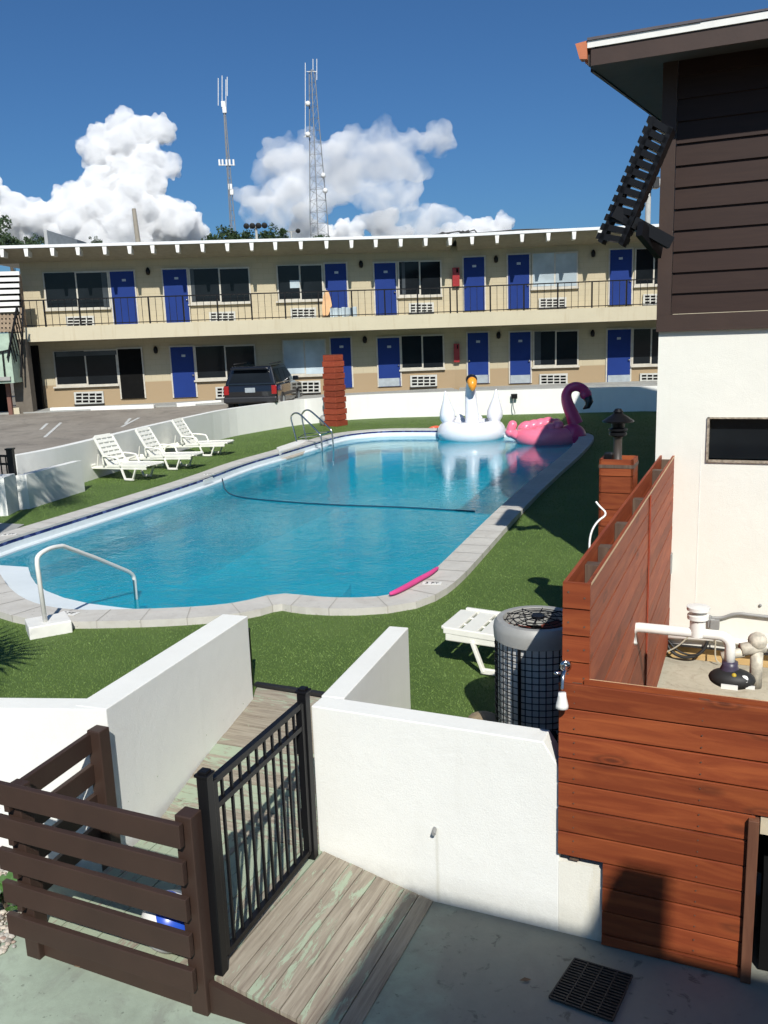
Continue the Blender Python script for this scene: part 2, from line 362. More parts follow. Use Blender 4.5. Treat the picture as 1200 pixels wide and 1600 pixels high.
# even out the spacing
def resample(p, step):
    out = []; n = len(p); carry = 0
    for i in range(n):
        a, b = p[i], p[(i+1) % n]; l = (b-a).length
        while carry < l: out.append(a.lerp(b, carry/l)); carry += step
        carry -= l
    return out
inner = resample(inner, .22)
def offset(p, d):
    n = len(p); out = []
    for i in range(n):
        t = (p[(i+2) % n]-p[i-2]).normalized(); out.append(p[i]+Vector((t.y, -t.x))*d)
    return out
outer = offset(inner, .40); lip = offset(inner, .41)
n = len(inner); WL = -.12
mb = MB()
prof = [(inner, .045), (inner, .08), (outer, .08), (outer, -.03)]
vs = [(p.x, p.y, z) for ring, z in prof for p in ring]
fs = [(k*n+i, k*n+(i+1) % n, (k+1)*n+(i+1) % n, (k+1)*n+i) for k in range(3) for i in range(n)]
mb.add(vs, fs)
coping = mb.build('coping', mt_coping, kind='structure')
# paver joints: thin recessed lines drawn as darker mortar strips sunk between pavers
jb = MB()
for i in range(0, n, 2):
    a, b = inner[i], outer[i]; t = (inner[(i+1) % n]-inner[i-1]).normalized()*.005
    jb.poly([(a.x-t.x, a.y-t.y, .0835), (b.x-t.x, b.y-t.y, .0835), (b.x+t.x, b.y+t.y, .0835), (a.x+t.x, a.y+t.y, .0835)])
    b2 = b+(b-a).normalized()*.004
    jb.poly([(b2.x-t.x, b2.y-t.y, .0835), (b2.x+t.x, b2.y+t.y, .0835), (b2.x+t.x, b2.y+t.y, -.03), (b2.x-t.x, b2.y-t.y, -.03)])
jb.build('coping_joints', plain('mortar', (.36, .34, .30), .9), kind='structure')
# basin
def tilemat():
    m, t, b = newmat('cobalt waterline tile'); v = mapping(t, pos(t), (1, 1, 1), (0, 0, R(20)))
    ck = t.nodes.new('ShaderNodeTexVoronoi'); ck.inputs['Scale'].default_value = 9; t.links.new(v, ck.inputs['Vector'])
    t.links.new(ramp(t, ck.outputs['Color'], [(.2, (.015, .018, .09)), (.6, (.03, .04, .16)), (.9, (.10, .13, .30))]), b.inputs['Base Color']); b.inputs['Roughness'].default_value = .2; return m
def ring_strip(r1, z1, r2, z2):
    q = MB(); q.add([(p.x, p.y, z1) for p in r1]+[(p.x, p.y, z2) for p in r2], [(i, (i+1) % n, n+(i+1) % n, n+i) for i in range(n)]); return q
ring_strip(inner, .045, inner, -.005).build('waterline_tiles', tilemat(), kind='structure')
mt_plaster = concrete('pale pool plaster', [(.3, (.60, .66, .68)), (.7, (.70, .76, .78))], rough=.6, bm=.1)
ring_strip(inner, -.005, inner, -.60).build('pool_wall', mt_plaster, kind='structure')
def basinmat():
    m, t, b = newmat('aqua pool floor'); v = pos(t)
    f = noise(t, v, 1.2, 5, .6)
    t.links.new(ramp(t, f, [(.3, (.30, .66, .74)), (.7, (.50, .80, .86))]), b.inputs['Base Color']); b.inputs['Roughness'].default_value = .7; return m
led = offset(inner, -.15)
lq = MB(); lq.add([(p.x, p.y, z) for ring, z in ((inner, -.095), (led, -.095), (led, -.5)) for p in ring], [(k*n+i, k*n+(i+1) % n, (k+1)*n+(i+1) % n, (k+1)*n+i) for k in range(2) for i in range(n)])
lq.build('pool_ledge', mt_plaster, kind='structure')
cres = [G(x, y, -.098).to_2d() for x, y in [(-90,884),(0,883),(44,886),(48,900),(56,912),(72,923),(100,934),(140,943),(187,949),(215,952),(187,957),(140,958),(105,957),(72,952),(45,944),(20,931),(5,915),(-4,898),(-90,896)]]
MB().prism(cres, -.5, -.098).build('entry_shelf', mt_plaster, kind='structure')
mt_basin = basinmat()
in2 = offset(inner, -.5); 
bs = MB(); zf = [-.60, -1.0, -1.7]
tri = geometry.tessellate_polygon([[Vector((p.x, p.y, 0)) for p in inner]])
def floor_z(p): # shallow near the entry steps, deep towards the far end
    t = max(0, min(1, (p.y-10.5)/8)); return -1.0-1.1*t
bs.add([(p.x, p.y, floor_z(p)) for p in inner], [tuple(f) for f in tri])
bs.add([(p.x, p.y, -.6) for p in inner]+[(p.x, p.y, floor_z(p)) for p in inner], [(i, (i+1) % n, n+(i+1) % n, n+i) for i in range(n)])
bs.build('pool_floor', mt_basin, kind='structure')
# entry steps in the rounded near end
sc_c = G(255, 905, -.12)
st = MB()
for k, (s_, z_) in enumerate([(1.0, -.42), (.78, -.66), (.56, -.88)]):
    cx, cy = sc_c.x+.1, sc_c.y+.55
    rx, ry = 2.35*s_, 1.95*s_
    pts = [(cx+rx*math.cos(a), cy+ry*math.sin(a)) for a in [math.pi+math.pi*j/24 for j in range(25)]]
    st.prism(pts, -1.1, z_)
st.build('pool_steps', mt_plaster, kind='structure')
def watermat():
    m, t, b = newmat('pool water'); t.nodes.remove(b); out = t.nodes['Material Output']; v = pos(t)
    tr = t.nodes.new('ShaderNodeBsdfTransparent'); tr.inputs[0].default_value = (.16, .84, .93, 1)
    df = t.nodes.new('ShaderNodeBsdfDiffuse'); 
    t.links.new(ramp(t, noise(t, v, .35, 4, .6), [(.3, (.002, .28, .42)), (.7, (.004, .40, .54))]), df.inputs[0])
    gl = t.nodes.new('ShaderNodeBsdfGlossy'); gl.inputs['Roughness'].default_value = .03; gl.inputs[0].default_value = (1, 1, 1, 1)
    w1 = noise(t, mapping(t, v, (1, 1.3, 1)), 7, 3, .6, .6); w2 = noise(t, v, 2.1, 3, .5, .8); w3 = noise(t, v, 19, 2, .5, .4)
    h = mth(t, 'ADD', mth(t, 'ADD', mth(t, 'MULTIPLY', w1, .45), w2), mth(t, 'MULTIPLY', w3, .22))
    sx = t.nodes.new('ShaderNodeSeparateXYZ'); t.links.new(v, sx.inputs[0])
    mr = t.nodes.new('ShaderNodeMapRange'); t.links.new(sx.outputs['Y'], mr.inputs['Value'])
    mr.inputs['From Min'].default_value = 12; mr.inputs['From Max'].default_value = 22; mr.inputs['To Min'].default_value = .34; mr.inputs['To Max'].default_value = .10
    bp = t.nodes.new('ShaderNodeBump'); t.links.new(mr.outputs[0], bp.inputs['Strength']); bp.inputs['Distance'].default_value = .03; t.links.new(h, bp.inputs['Height'])
    bp2 = t.nodes.new('ShaderNodeBump'); bp2.inputs['Strength'].default_value = .8; bp2.inputs['Distance'].default_value = .045; t.links.new(mth(t, 'ADD', w1, mth(t, 'MULTIPLY', noise(t, v, 26, 2, .6, 1.2), .35)), bp2.inputs['Height'])
    t.links.new(bp.outputs[0], gl.inputs['Normal']); t.links.new(bp2.outputs[0], df.inputs['Normal'])
    m1 = t.nodes.new('ShaderNodeMixShader'); m1.inputs[0].default_value = .52; t.links.new(tr.outputs[0], m1.inputs[1]); t.links.new(df.outputs[0], m1.inputs[2])
    fr = t.nodes.new('ShaderNodeFresnel'); fr.inputs['IOR'].default_value = 1.33; t.links.new(bp.outputs[0], fr.inputs['Normal'])
    m2 = t.nodes.new('ShaderNodeMixShader'); bk_ = t.nodes.new('ShaderNodeNewGeometry').outputs['Backfacing']; t.links.new(mth(t, 'MULTIPLY', fr.outputs[0], mth(t, 'SUBTRACT', 1.0, bk_)), m2.inputs[0]); t.links.new(m1.outputs[0], m2.inputs[1]); t.links.new(gl.outputs[0], m2.inputs[2])
    t.links.new(m2.outputs[0], out.inputs['Surface']); return m
wb = MB(); wb.add([(p.x, p.y, WL) for p in inner], [tuple(f) for f in tri]); wb.build('pool_water', watermat(), kind='structure')

# ---- key plan points
WR0 = Vector((-.49, 4.97)); WR1 = WR0+A.to_2d()*1.60       # right front wall (ends under the wood fence)
WRB = WR0+Vector((.50, 1.45))                                # return wall far end
WLc = Vector((-1.77, 5.03)); WLe = Vector((-1.15, 6.80)); WLl = Vector((-7.5, 5.65))
FT0 = Vector((.92, 4.46)); FT1 = Vector((2.90, 9.02))        # tall fence, outer skin
CW = Vector((2.85, 8.93))                                    # corner of the right building
# far and left garden wall (base line)
wall_line = [Vector((13.5, 30.2)), Vector((9.4, 30.9)), Vector((3.6, 31.6)), Vector((.3, 31.9)), Vector((-1.3, 31.7)), Vector((-2.45, 30.6))]
for x, y in [(470,624),(400,633),(350,640),(300,651),(250,662),(200,674),(150,686),(100,698),(60,706),(25,712)]:
    p = G(x, y, .88); wall_line.append(p.to_2d())
wl3 = smooth_path([Vector((p.x, p.y, 0)) for p in wall_line[3:]], 2)
wall_line = wall_line[:3]+[p.to_2d() for p in wl3]
lawn_outer = [WLl+Vector((-6, 1)), WLl, WLc, WLe, Vector((-1.15, 7.03)), Vector((-.86, 6.98)), Vector((.02, 6.50)), WRB+Vector((.15, 0)), WR0+Vector((.16, .12)), Vector((.93, 4.48)), FT1, Vector((3.2, 9.2)), Vector((12, 29.3))]
lawn_outer += wall_line[1:]
lawn_outer += [Vector((-14, 24))]
gg_ = [Vector((-900, -200, 0)), Vector((900, -200, 0)), Vector((900, 1500, 0)), Vector((-900, 1500, 0))]; gh_ = [Vector((p.x, p.y, 0)) for p in reversed(outer)]
gq_ = MB(); gq_.add([(p.x, p.y, -.62) for p in gg_+gh_], [tuple(f) for f in geometry.tessellate_polygon([gg_, gh_])]); gq_.build('ground', mt_soil, kind='structure')
vv = [Vector((p.x, p.y, 0)) for p in lawn_outer]; hh = [Vector((p.x, p.y, 0)) for p in reversed(outer)]
tr2 = geometry.tessellate_polygon([vv, hh]); allp = vv+hh
lw = MB(); lw.add([(p.x, p.y, 0) for p in allp], [tuple(f) for f in tr2])
lw.build('lawn', mt_lawn, kind='structure')
MB().wall((-14, 5.9), (-1.8, 5.5), -.02, -.6, -.004).build('lawn_edge', mt_soil, kind='structure')
# turf blades, geometry
def inpoly(P, poly):
    x, y = P[:, 0], P[:, 1]; res = np.zeros(len(P), bool); m_ = len(poly)
    for i in range(m_):
        x1, y1 = poly[i]; x2, y2 = poly[(i+1) % m_]
        if y1 == y2: continue
        c = ((y1 > y) != (y2 > y)) & (x < (x2-x1)*(y-y1)/(y2-y1)+x1); res ^= c
    return res
def blades(count, ymin, ymax, pw):
    u_ = rng.random(count); Y = ymin*(ymax/ymin)**(u_**pw); X = (rng.random(count)-.5)*2*(Y*.50+.3)
    P = np.stack([X, Y], 1)
    k = inpoly(P, [(p.x, p.y) for p in lawn_outer]) & ~inpoly(P, [(p.x, p.y) for p in lip])
    return P[k]
P = blades(420000, 4.6, 31, .8); nb = len(P)
hgt = (.006+.008*rng.random(nb))*(1+P[:, 1]*.03); wdt = .0016*(1+P[:, 1]*.09); an = rng.random(nb)*6.283; ln_ = (rng.random((nb, 2))-.5)*.02
V0 = np.zeros((nb, 3, 3)); V0[:, 0, 0] = P[:, 0]-np.cos(an)*wdt; V0[:, 0, 1] = P[:, 1]-np.sin(an)*wdt
V0[:, 1, 0] = P[:, 0]+np.cos(an)*wdt; V0[:, 1, 1] = P[:, 1]+np.sin(an)*wdt
V0[:, 2, 0] = P[:, 0]+ln_[:, 0]; V0[:, 2, 1] = P[:, 1]+ln_[:, 1]; V0[:, 2, 2] = hgt
me = bpy.data.meshes.new('grass'); me.vertices.add(nb*3); me.vertices.foreach_set('co', V0.ravel()); me.loops.add(nb*3); me.loops.foreach_set('vertex_index', np.arange(nb*3, dtype=np.int32))
me.polygons.add(nb); me.polygons.foreach_set('loop_start', np.arange(0, nb*3, 3, dtype=np.int32)); me.update(); me.materials.append(mt_blade)
go = bpy.data.objects.new('grass', me); COL.objects.link(go); tag(go, 'short green artificial turf around the pool', 'grass', kind='stuff')
# concrete pad left of the pool
MB().prism([G(x, y, .01).to_2d() for x, y in [(-160, 818), (0, 818), (38, 820), (5, 838), (-60, 858), (-160, 880)]], -.05, .02).build('pavement', mt_walk, kind='structure')
# parking lot
park = [(p.x, p.y) for p in wall_line[2:]]
def pz(x, y): return .42+(y-22)*.026+max(0, (x+4))*.012
pk = MB(); pk.add([(-40, 34.5, pz(-40, 34.5)), (8, 34.5, pz(8, 34.5))], [])
pk_pts = [Vector((-40, 34.5)), Vector((3, 34.5)), Vector((3, 31.8))] + [p+Vector((-.1, .05)) for p in wall_line[3:]] + [Vector((-40, 19))]
pk = MB(); pk.add([(p.x, p.y, pz(p.x, p.y)) for p in pk_pts], [tuple(f) for f in geometry.tessellate_polygon([[Vector((p.x, p.y, 0)) for p in pk_pts]])])
pk.build('parking_lot', mt_asph, kind='structure')
pl_ = MB()
def parkG(x, y):
    p = G(x, y, .6)
    for _ in range(6): p = G(x, y, pz(p.x, p.y)+.006)
    return p
for (x0, y0, x1, y1) in [(86,650,64,671),(108,649,70,683),(226,648,190,667),(205,652,196,662)]:
    a, b = parkG(x0, y0), parkG(x1, y1); pl_.beam(a, b, .09, .004)
pl_.build('parking_lines', mt_line, kind='structure')

# ================================================================== MOTEL
FX = 2.95
YW = 34.1; YE = 32.55
def mp(x, y, front=0.0):       # a point on the facade (front = metres proud of the wall)
    return V(x, y, (FX, YW-front, 0), 5.0 if x < 716 else -7.0)
def me_(x, y, front=0): return V(x, y, (FX, YE-front, 0), 5.0 if x < 716 else -7.0)
motel = thing('motel', 'long two storey beige motel with blue doors behind the pool', 'building', (0, 34, .7))
def frect(x0, x1, y0, y1, f0, f1, side=None):
    """hexa for a facade rectangle given photo pixels (x at mid height), between f0 and f1 proud"""
    ym = (y0+y1)/2; xm = (x0+x1)/2
    a = mp(x0, ym, f1); b = mp(x1, ym, f1); zt = mp(xm, y0, f1).z; zb = mp(xm, y1, f1).z
    n_ = Vector((b.y-a.y, -(b.x-a.x), 0)).normalized()*(f1-f0)   # towards the viewer is -y
    if n_.y > 0: n_ = -n_
    A_, B_ = a.to_2d(), b.to_2d(); nn = n_.to_2d()
    return [Vector((A_.x, A_.y, zb)), Vector((B_.x, B_.y, zb)), Vector((B_.x-nn.x, B_.y-nn.y, zb)), Vector((A_.x-nn.x, A_.y-nn.y, zb)),
            Vector((A_.x, A_.y, zt)), Vector((B_.x, B_.y, zt)), Vector((B_.x-nn.x, B_.y-nn.y, zt)), Vector((A_.x-nn.x, A_.y-nn.y, zt))]
# wall body
Lw = Vector((math.cos(R(5)), math.sin(R(5)))); Rw = Vector((math.cos(R(-7)), math.sin(R(-7))))
F0 = Vector((FX, YW)); E0 = Vector((FX, YE))
xl = mp(40, 500).x; tL = (xl-FX)/Lw.x; tR = 16.0
ZR = 6.20
def seg(base, t, d, z): p = base+d*t; return Vector((p.x, p.y, z))
mw = MB()
pts = [F0+Lw*tL, F0, F0+Rw*tR]
def strip(z0, z1): 
    for p_, q_ in ((pts[0], pts[1]), (pts[1], pts[2])):
        mw.poly([(p_.x, p_.y, z0), (q_.x, q_.y, z0), (q_.x, q_.y, z1), (p_.x, p_.y, z1)])
ZD = 1.58
strip(.3, ZD); strip(ZD, ZR)
mw.poly([(pts[0].x, pts[0].y, .3), (pts[0].x, pts[0].y+9, .3), (pts[0].x, pts[0].y+9, ZR), (pts[0].x, pts[0].y, ZR)])
mw.poly([(pts[2].x, pts[2].y, .3), (pts[2].x, pts[2].y+9, .3), (pts[2].x, pts[2].y+9, ZR), (pts[2].x, pts[2].y, ZR)])
mw.poly([(pts[0].x, pts[0].y+9, .3), (pts[2].x, pts[2].y+9, .3), (pts[2].x, pts[2].y+9, ZR), (pts[0].x, pts[0].y+9, ZR)])
wo_ = mw.build('wall', mt_block, motel)
at = wo_.data.attributes.new('dado', 'FLOAT', 'FACE')
for i, p in enumerate(wo_.data.polygons): at.data[i].value = 1.0 if i in (0, 1) else 0.0
# roof: slab with a thin bright edge, sloping soffit
def roofprof(base_off, z_): return None
xr = F0+Rw*tR
rb = MB(); EL = E0+Lw*(tL-2.6); ER = E0+Rw*(tR+.6)
zE = 6.38
back = [Vector((EL.x-.3, EL.y+13)), Vector((ER.x+.3, ER.y+13))]
rb.add([(EL.x, EL.y, zE), (E0.x, E0.y, zE), (ER.x, ER.y, zE), (ER.x, ER.y+12, zE+.05), (EL.x, EL.y+12, zE+.05),
        (EL.x, EL.y, zE+.10), (E0.x, E0.y, zE+.10), (ER.x, ER.y, zE+.10), (ER.x, ER.y+12, zE+.19), (EL.x, EL.y+12, zE+.19)],
       [(0,1,2,3,4), (9,8,7,6,5), (0,5,6,1), (1,6,7,2), (2,7,8,3), (3,8,9,4), (4,9,5,0)])
roof = rb.build('roof', mt_fascia, motel)
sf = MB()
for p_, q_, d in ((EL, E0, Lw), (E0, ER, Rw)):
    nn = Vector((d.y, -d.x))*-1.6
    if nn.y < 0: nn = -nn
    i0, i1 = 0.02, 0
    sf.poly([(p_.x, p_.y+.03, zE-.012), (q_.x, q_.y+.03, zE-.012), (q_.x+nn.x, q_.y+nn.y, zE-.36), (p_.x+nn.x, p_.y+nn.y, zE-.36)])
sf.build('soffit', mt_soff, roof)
for x in [3,41,82,122,164,203,239,278,317,356,394,431,471,511,550,588,627,666,704,738,777,816,857,897,937,975,1012]:
    p = me_(x, 400, 0); d = Lw if x < 716 else Rw; n_ = Vector((d.y, -d.x)); 
    q = MB(); c = Vector((p.x, p.y)); s2 = d*.05; s1 = d*.075; f_ = n_*-.02; bk = -n_*.5
    q.hexa([Vector((k.x, k.y, z)) for k, z in ((c-s2+f_, zE-.28), (c+s2+f_, zE-.28), (c+s2+bk, zE-.28), (c-s2+bk, zE-.28), (c-s1+f_, zE-.015), (c+s1+f_, zE-.015), (c+s1+bk, zE-.015), (c-s1+bk, zE-.015))])
    q.build('rafter', mt_whitep, roof)
# balcony slab
ZU = me_(600, 493).z; ZB = me_(600, 515).z
bb = MB(); BL = E0+Lw*(tL-.05); BR = E0+Rw*(tR)
bb.add([(k.x, k.y, z) for z in (ZB, ZU) for k in (BL, E0, BR, F0+Rw*tR, F0, F0+Lw*(tL))], [(5,4,3,2,1,0), (6,7,8,9,10,11)]+[(i, (i+1) % 6, 6+(i+1) % 6, 6+i) for i in range(6)])
slab = bb.build('balcony', mt_slab, motel)
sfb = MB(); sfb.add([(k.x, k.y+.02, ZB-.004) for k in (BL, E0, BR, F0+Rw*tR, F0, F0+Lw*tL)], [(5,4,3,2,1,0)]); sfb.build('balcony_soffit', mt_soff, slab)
# railing
rl = MB(); RT = ZU+.92
for base, d, t0, t1 in ((E0, Lw, tL+.05, 0), (E0, Rw, 0, tR)):
    i_ = Vector((-d.y, d.x))*.06
    a = base+d*t0+i_; b = base+d*t1+i_
    rl.beam((a.x, a.y, RT), (b.x, b.y, RT), .05, .04); rl.beam((a.x, a.y, ZU+.06), (b.x, b.y, ZU+.06), .03, .03)
    L_ = (b-a).length; k = int(L_/.24)
    for j in range(k+1):
        p = a.lerp(b, j/k); big = j % 5 == 0; s_ = .05 if big else .016
        rl.beam((p.x, p.y, ZU), (p.x, p.y, RT), s_, s_, up=Vector((0, 1, 0)))
rl.build('railing', mt_blackm, motel)
def window(x0, x1, y0, y1, curtain=False):
    fr = MB(); fr.hexa(frect(x0-2.2, x1+2.2, y0-2, y1+3.5, .0, .05)); f = fr.build('window', mt_alu, motel)
    xm = (x0+x1)/2
    for a, b in ((x0, xm-1.2), (xm+1.2, x1)):
        g = MB(); g.hexa(frect(a, b, y0, y1, .01, .058)); g.build('pane', mt_curt if curtain else mt_glass, f)
    s_ = MB(); s_.hexa(frect(x0-4, x1+4, y1+2.4, y1+5, .0, .12)); s_.build('sill', mt_alu, f)
def door(x0, x1, y0, y1, kick=False, side='l', dark=False):
    j = MB(); j.hexa(frect(x0-2.2, x1+2.2, y0-2.4, y1, .0, .05)); f = j.build('door', mt_alu, motel)
    p = MB(); p.hexa(frect(x0, x1, y0, y1, .01, .062)); p.build('door_leaf', mt_dark if dark else mt_door, f)  # dark: a black plate stands for the shade in an open doorway
    if dark: return
    if kick: k = MB(); k.hexa(frect(x0+.6, x1-.6, y1-13, y1-.5, .05, .068)); k.build('kick_plate', mt_kick, f)
    hx = x0+2.2 if side == 'l' else x1-2.2; hy = y0+(y1-y0)*.56
    c = mp(hx, hy, .11); h = MB(); h.ball(c, .035, 10, 6); h.tube([c, c+Vector((0, .06, 0))], .018, 8); h.build('handle', mt_chrome, f, smooth=True)
    nb_ = MB(); nb_.hexa(frect((x0+x1)/2-3, (x0+x1)/2+3, y0+12, y0+15.5, .055, .066)); nb_.build('number_plate', mt_kick, f)
def acunit(x0, x1, y0, y1):
    a = MB(); a.hexa(frect(x0, x1, y0, y1, .0, .09)); o = a.build('air_conditioner', mt_acw, motel)
    for i in range(4):
        for j in range(3):
            w_ = (x1-x0-4)/4; h_ = (y1-y0-3)/3
            g = MB(); g.hexa(frect(x0+2+i*w_+.9, x0+2+(i+1)*w_-.9, y0+1.6+j*h_+1.1, y0+1.6+(j+1)*h_-.6, .05, .093)); 
            if (i, j) == (0, 0): gg = g
            else: gg.v += g.v; gg.f += [tuple(k+len(gg.v)-8 for k in f_) for f_ in g.f]
    gg.build('grille', mt_dark, o)
    s_ = MB(); s_.hexa(frect(x0-.5, x1+.5, y1, y1+1.6, .0, .11)); s_.build('tray', mt_rubber, o)
for q in [(71,169,426,480),(298,389,420,471),(435,503,415,467),(624,688,409,460),(994,1050,389,443)]: window(*q)
window(833, 901, 396, 447, True)
for a_, b_, y0_, y1_ in ((160, 169, 426, 480), (298, 304, 420, 471), (87, 182, 549, 556), (835, 845, 518, 570), (628, 633, 409, 460)):
    q = MB(); q.hexa(frect(a_, b_, y0_, y1_, .03, .0595)); q.build('curtain_edge', mt_haze_curt, motel)
for q in [(87,182,549,600),(307,398,541,590),(628,692,525,574),(835,902,518,570),(990,1045,514,568)]: window(*q)
window(444, 508, 532, 584, True)
door(175,212,424,509); door(257,294,421,505,side='r'); door(509,542,412,489); door(586,619,411,492,side='r'); door(725,757,402,485); door(794,827,398,482,side='r'); door(953,987,390,477,side='r')
door(187,223,545,623,dark=True); door(269,304,542,621,side='r'); door(518,549,528,606); door(591,625,528,604,True,'r'); door(731,763,520,599,True); door(797,829,519,599,True,'r'); door(949,985,515,599,True,'r')
for q in [(103,147,494,511),(327,368,487,503),(454,494,481,497),(639,678,473,489),(842,885,465,481),(1005,1045,459,476),(116,162,612,631),(337,376,604,622),(461,501,595,614),(641,683,586,604),(843,887,584,601),(1000,1040,583,600)]: acunit(*q)
for x, y in [(231,424),(564,413),(775,405),(927,396),(243,547),(570,531),(779,524),(926,521)]:
    c = mp(x, y, .07); l_ = MB(); l_.lathe([(.03, -.13), (.07, -.1), (.085, .02), (.06, .10), (.02, .14)], c, 10); l_.beam(c, c+Vector((0, .08, 0)), .1, .12); l_.build('wall_lamp', mt_blackm, motel, smooth=True)
for x0, x1, y0, y1 in [(707,718,418,447),(709,718,537,566)]:
    e = MB(); e.hexa(frect(x0, x1, y0, y1, .0, .16)); o = e.build('extinguisher_cabinet', mt_redp, motel)
    g = MB(); g.hexa(frect(x0+2.5, x1-2.5, y0+9, y0+19, .15, .165)); g.build('label_plate', mt_whitep, o)
    g = MB(); g.hexa(frect(x0+2, x1-2, y0+1.5, y0+8, .15, .165)); g.build('cabinet_window', mt_dark, o)
# notice in a window
nw = MB(); nw.hexa(frect(453, 468, 438, 450, .05, .064)); nw.build('paper_notice', mt_curt, motel)
# things left upstairs on the balcony
tb = MB(); c0 = mp(512, 489, .5); zf_ = ZU
pts_t = [(-.14, .80), (-.02, 1.0), (.06, .97), (.13, .72), (.17, .45), (.10, .25), (.0, .06), (-.18, .02), (-.2, .35)]
tb.extr([(c0.x+x_*1.0, c0.y, zf_+.02+z_) for x_, z_ in pts_t], (0, .05, 0))
tb.build('beach_towel', plain('orange and pink towel', (.70, .42, .22), .9, var=.2, nscale=2, bmp=.5, bscale=14), label='folded orange beach towel standing beside the third upstairs door', cat='towel')
cl = MB(); c1_ = mp(515, 488, .75)
for k in range(7):
    cl.box((c1_.x+.1+k*.14, c1_.y-.0, ZU+.19), (.15, .26, .36-(k % 3)*.03), .1*((k % 2)-.5))
cl.build('bin_or_dark_box', mt_curt, bevel=.02, label='row of pale blue bins outside the third upstairs door', cat='bin')
# walkway in front of the motel
wk = MB()
def wz(x): return .74+max(0, min(1, (x+12)/20))*.20
for base, d, ts in ((E0, Lw, [tL-1.5, tL*.75, tL*.5, tL*.25, 0]), (E0, Rw, [0, 4, 8, 12, 16])):
    for t0, t1 in zip(ts[:-1], ts[1:]):
        a, b = base+d*t0, base+d*t1; n_ = Vector((-d.y, d.x))*1.6; m_ = Vector((-d.y, d.x))*-.25
        wk.hexa([Vector((k.x, k.y, .2)) for k in (a+m_, b+m_, b+n_, a+n_)]+[Vector((k.x, k.y, wz(q.x))) for k, q in ((a+m_, a), (b+m_, b), (b+n_, b), (a+n_, a))])
wk.build('walkway', mt_walk, kind='structure')
# wheel stops
for x0, x1, y_, y2, lb in [(80,242,645,640,'long white concrete wheel stop nearest the stairs'),(276,346,638,633,'short white wheel stop just left of the black car')]:
    a, b = parkG(x0, y_), parkG(x1, y2); q = MB(); q.beam(a+UP*.09, b+UP*.09, .22, .19); q.build('wheel_stop', mt_whitep, bevel=.03, label=lb, cat='wheel stop', group='parking wheel stops')
tw = parkG(255, 629); q = MB()
for k in range(9): q.ball(tw+Vector((rng.normal()*.32, rng.normal()*.10, .06)), (.22, .14, .08), 10, 6)
q.build('crumpled_cloth', mt_whitep, smooth=True, label='crumpled white cloth on the walkway before the ground floor door', cat='cloth')
# rubbish on the roof: cables and box
q = MB(); c = me_(722, 366, -.6)
for k in range(7):
    p0 = c+Vector((rng.normal()*.15, rng.normal()*.15, 0)); q.tube([p0, p0+Vector((rng.normal()*.25, .1, .12)), p0+Vector((rng.normal()*.5, .2, .02))], .025, 6)
q.tube(smooth_path([c, c+Vector((1.0, .3, .06)), c+Vector((2.2, .2, .12)), c+Vector((3.6, 0, .05))]), .03, 6)
q.build('cable_bundle', mt_rubber, label='tangled dark cables lying on the motel roof edge', cat='cable')

# stair tower at the left end
stt = thing('stair_tower', 'block screened stair tower at the left end of the motel', 'stairs', (-12.5, 31.5, .7))
PS = (-12.2, 31.2, 0)
def sp(x, y, f=0): return V(x, y, (PS[0], PS[1]-f, 0), 8)
def srect(q, x0, x1, y0, y1, f0, f1):
    a = sp(x0, (y0+y1)/2, f1); b = sp(x1, (y0+y1)/2, f1); zt = sp((x0+x1)/2, y0, f1).z; zb = sp((x0+x1)/2, y1, f1).z; d = f1-f0
    q.hexa([Vector((a.x, a.y, zb)), Vector((b.x, b.y, zb)), Vector((b.x, b.y+d, zb)), Vector((a.x, a.y+d, zb)), Vector((a.x, a.y, zt)), Vector((b.x, b.y, zt)), Vector((b.x, b.y+d, zt)), Vector((a.x, a.y+d, zt))]); return q
srect(MB(), -80, 33, 428, 520, -.3, 0).build('screen_wall', plain('brown pierced block', (.30, .22, .15), .85, var=.25, nscale=9), stt)
q = MB()
for k in range(7): srect(q, -80, 30, 425+k*9.6, 431+k*9.6, .02, .09)
q.build('louver', mt_whitep, stt)
srect(MB(), -80, 31, 426, 482, 0, .012).build('louver_recess', mt_dark, stt)
q = MB()
for i in range(7):
    for j in range(5): srect(q, -4+i*6, -2+i*6, 490+j*7, 492+j*7, 0, .02)
q.build('screen_holes', mt_dark, stt)
q = MB(); a = sp(-60, 520, .9); 
srect(q, -60, 18, 522, 600, .3, 1.0); q.build('stair_side', plain('mint painted metal', (.36, .46, .36), .6), stt)
srect(MB(), -60, 16, 590, 596, .25, 1.08).build('landing', mt_walk, stt)
q = MB(); p0, p1 = sp(30, 478, 1.0), sp(17, 545, 1.0); b0, b1 = sp(36, 516, .9), sp(20, 595, 1.0)
q.beam(sp(27, 478, 1.05), sp(12, 560, 1.05), .06, .06, up=Vector((1, 0, 0))); q.beam(sp(36, 480, .2), sp(33, 590, .6), .06, .06, up=Vector((1, 0, 0)))
for k in range(9):
    t = k/8; a = sp(27-15*t, 480+80*t, 1.05); b = sp(36-16*t, 520+72*t, .7); q.beam(a, b, .035, .035)
q.beam(sp(-30, 556, 1.05), sp(14, 547, 1.05), .05, .05); q.beam(sp(4, 551, 1.05), sp(8, 590, 1.05), .05, .05)
q.build('stair_railing', mt_blackm, stt)
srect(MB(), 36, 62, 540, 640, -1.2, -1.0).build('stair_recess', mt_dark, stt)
q = MB(); srect(q, 20, 46, 530, 655, -.2, .2); q.build('stair_wall', plain('dark taupe wall', (.13, .11, .085), .8), stt)
srect(MB(), 12, 18, 598, 668, .3, .42).build('stair_post', plain('red brown post', (.16, .07, .05), .6), stt)
srect(MB(), 20, 31, 637, 662, .25, .3).build('cream_panel', mt_slab, stt)
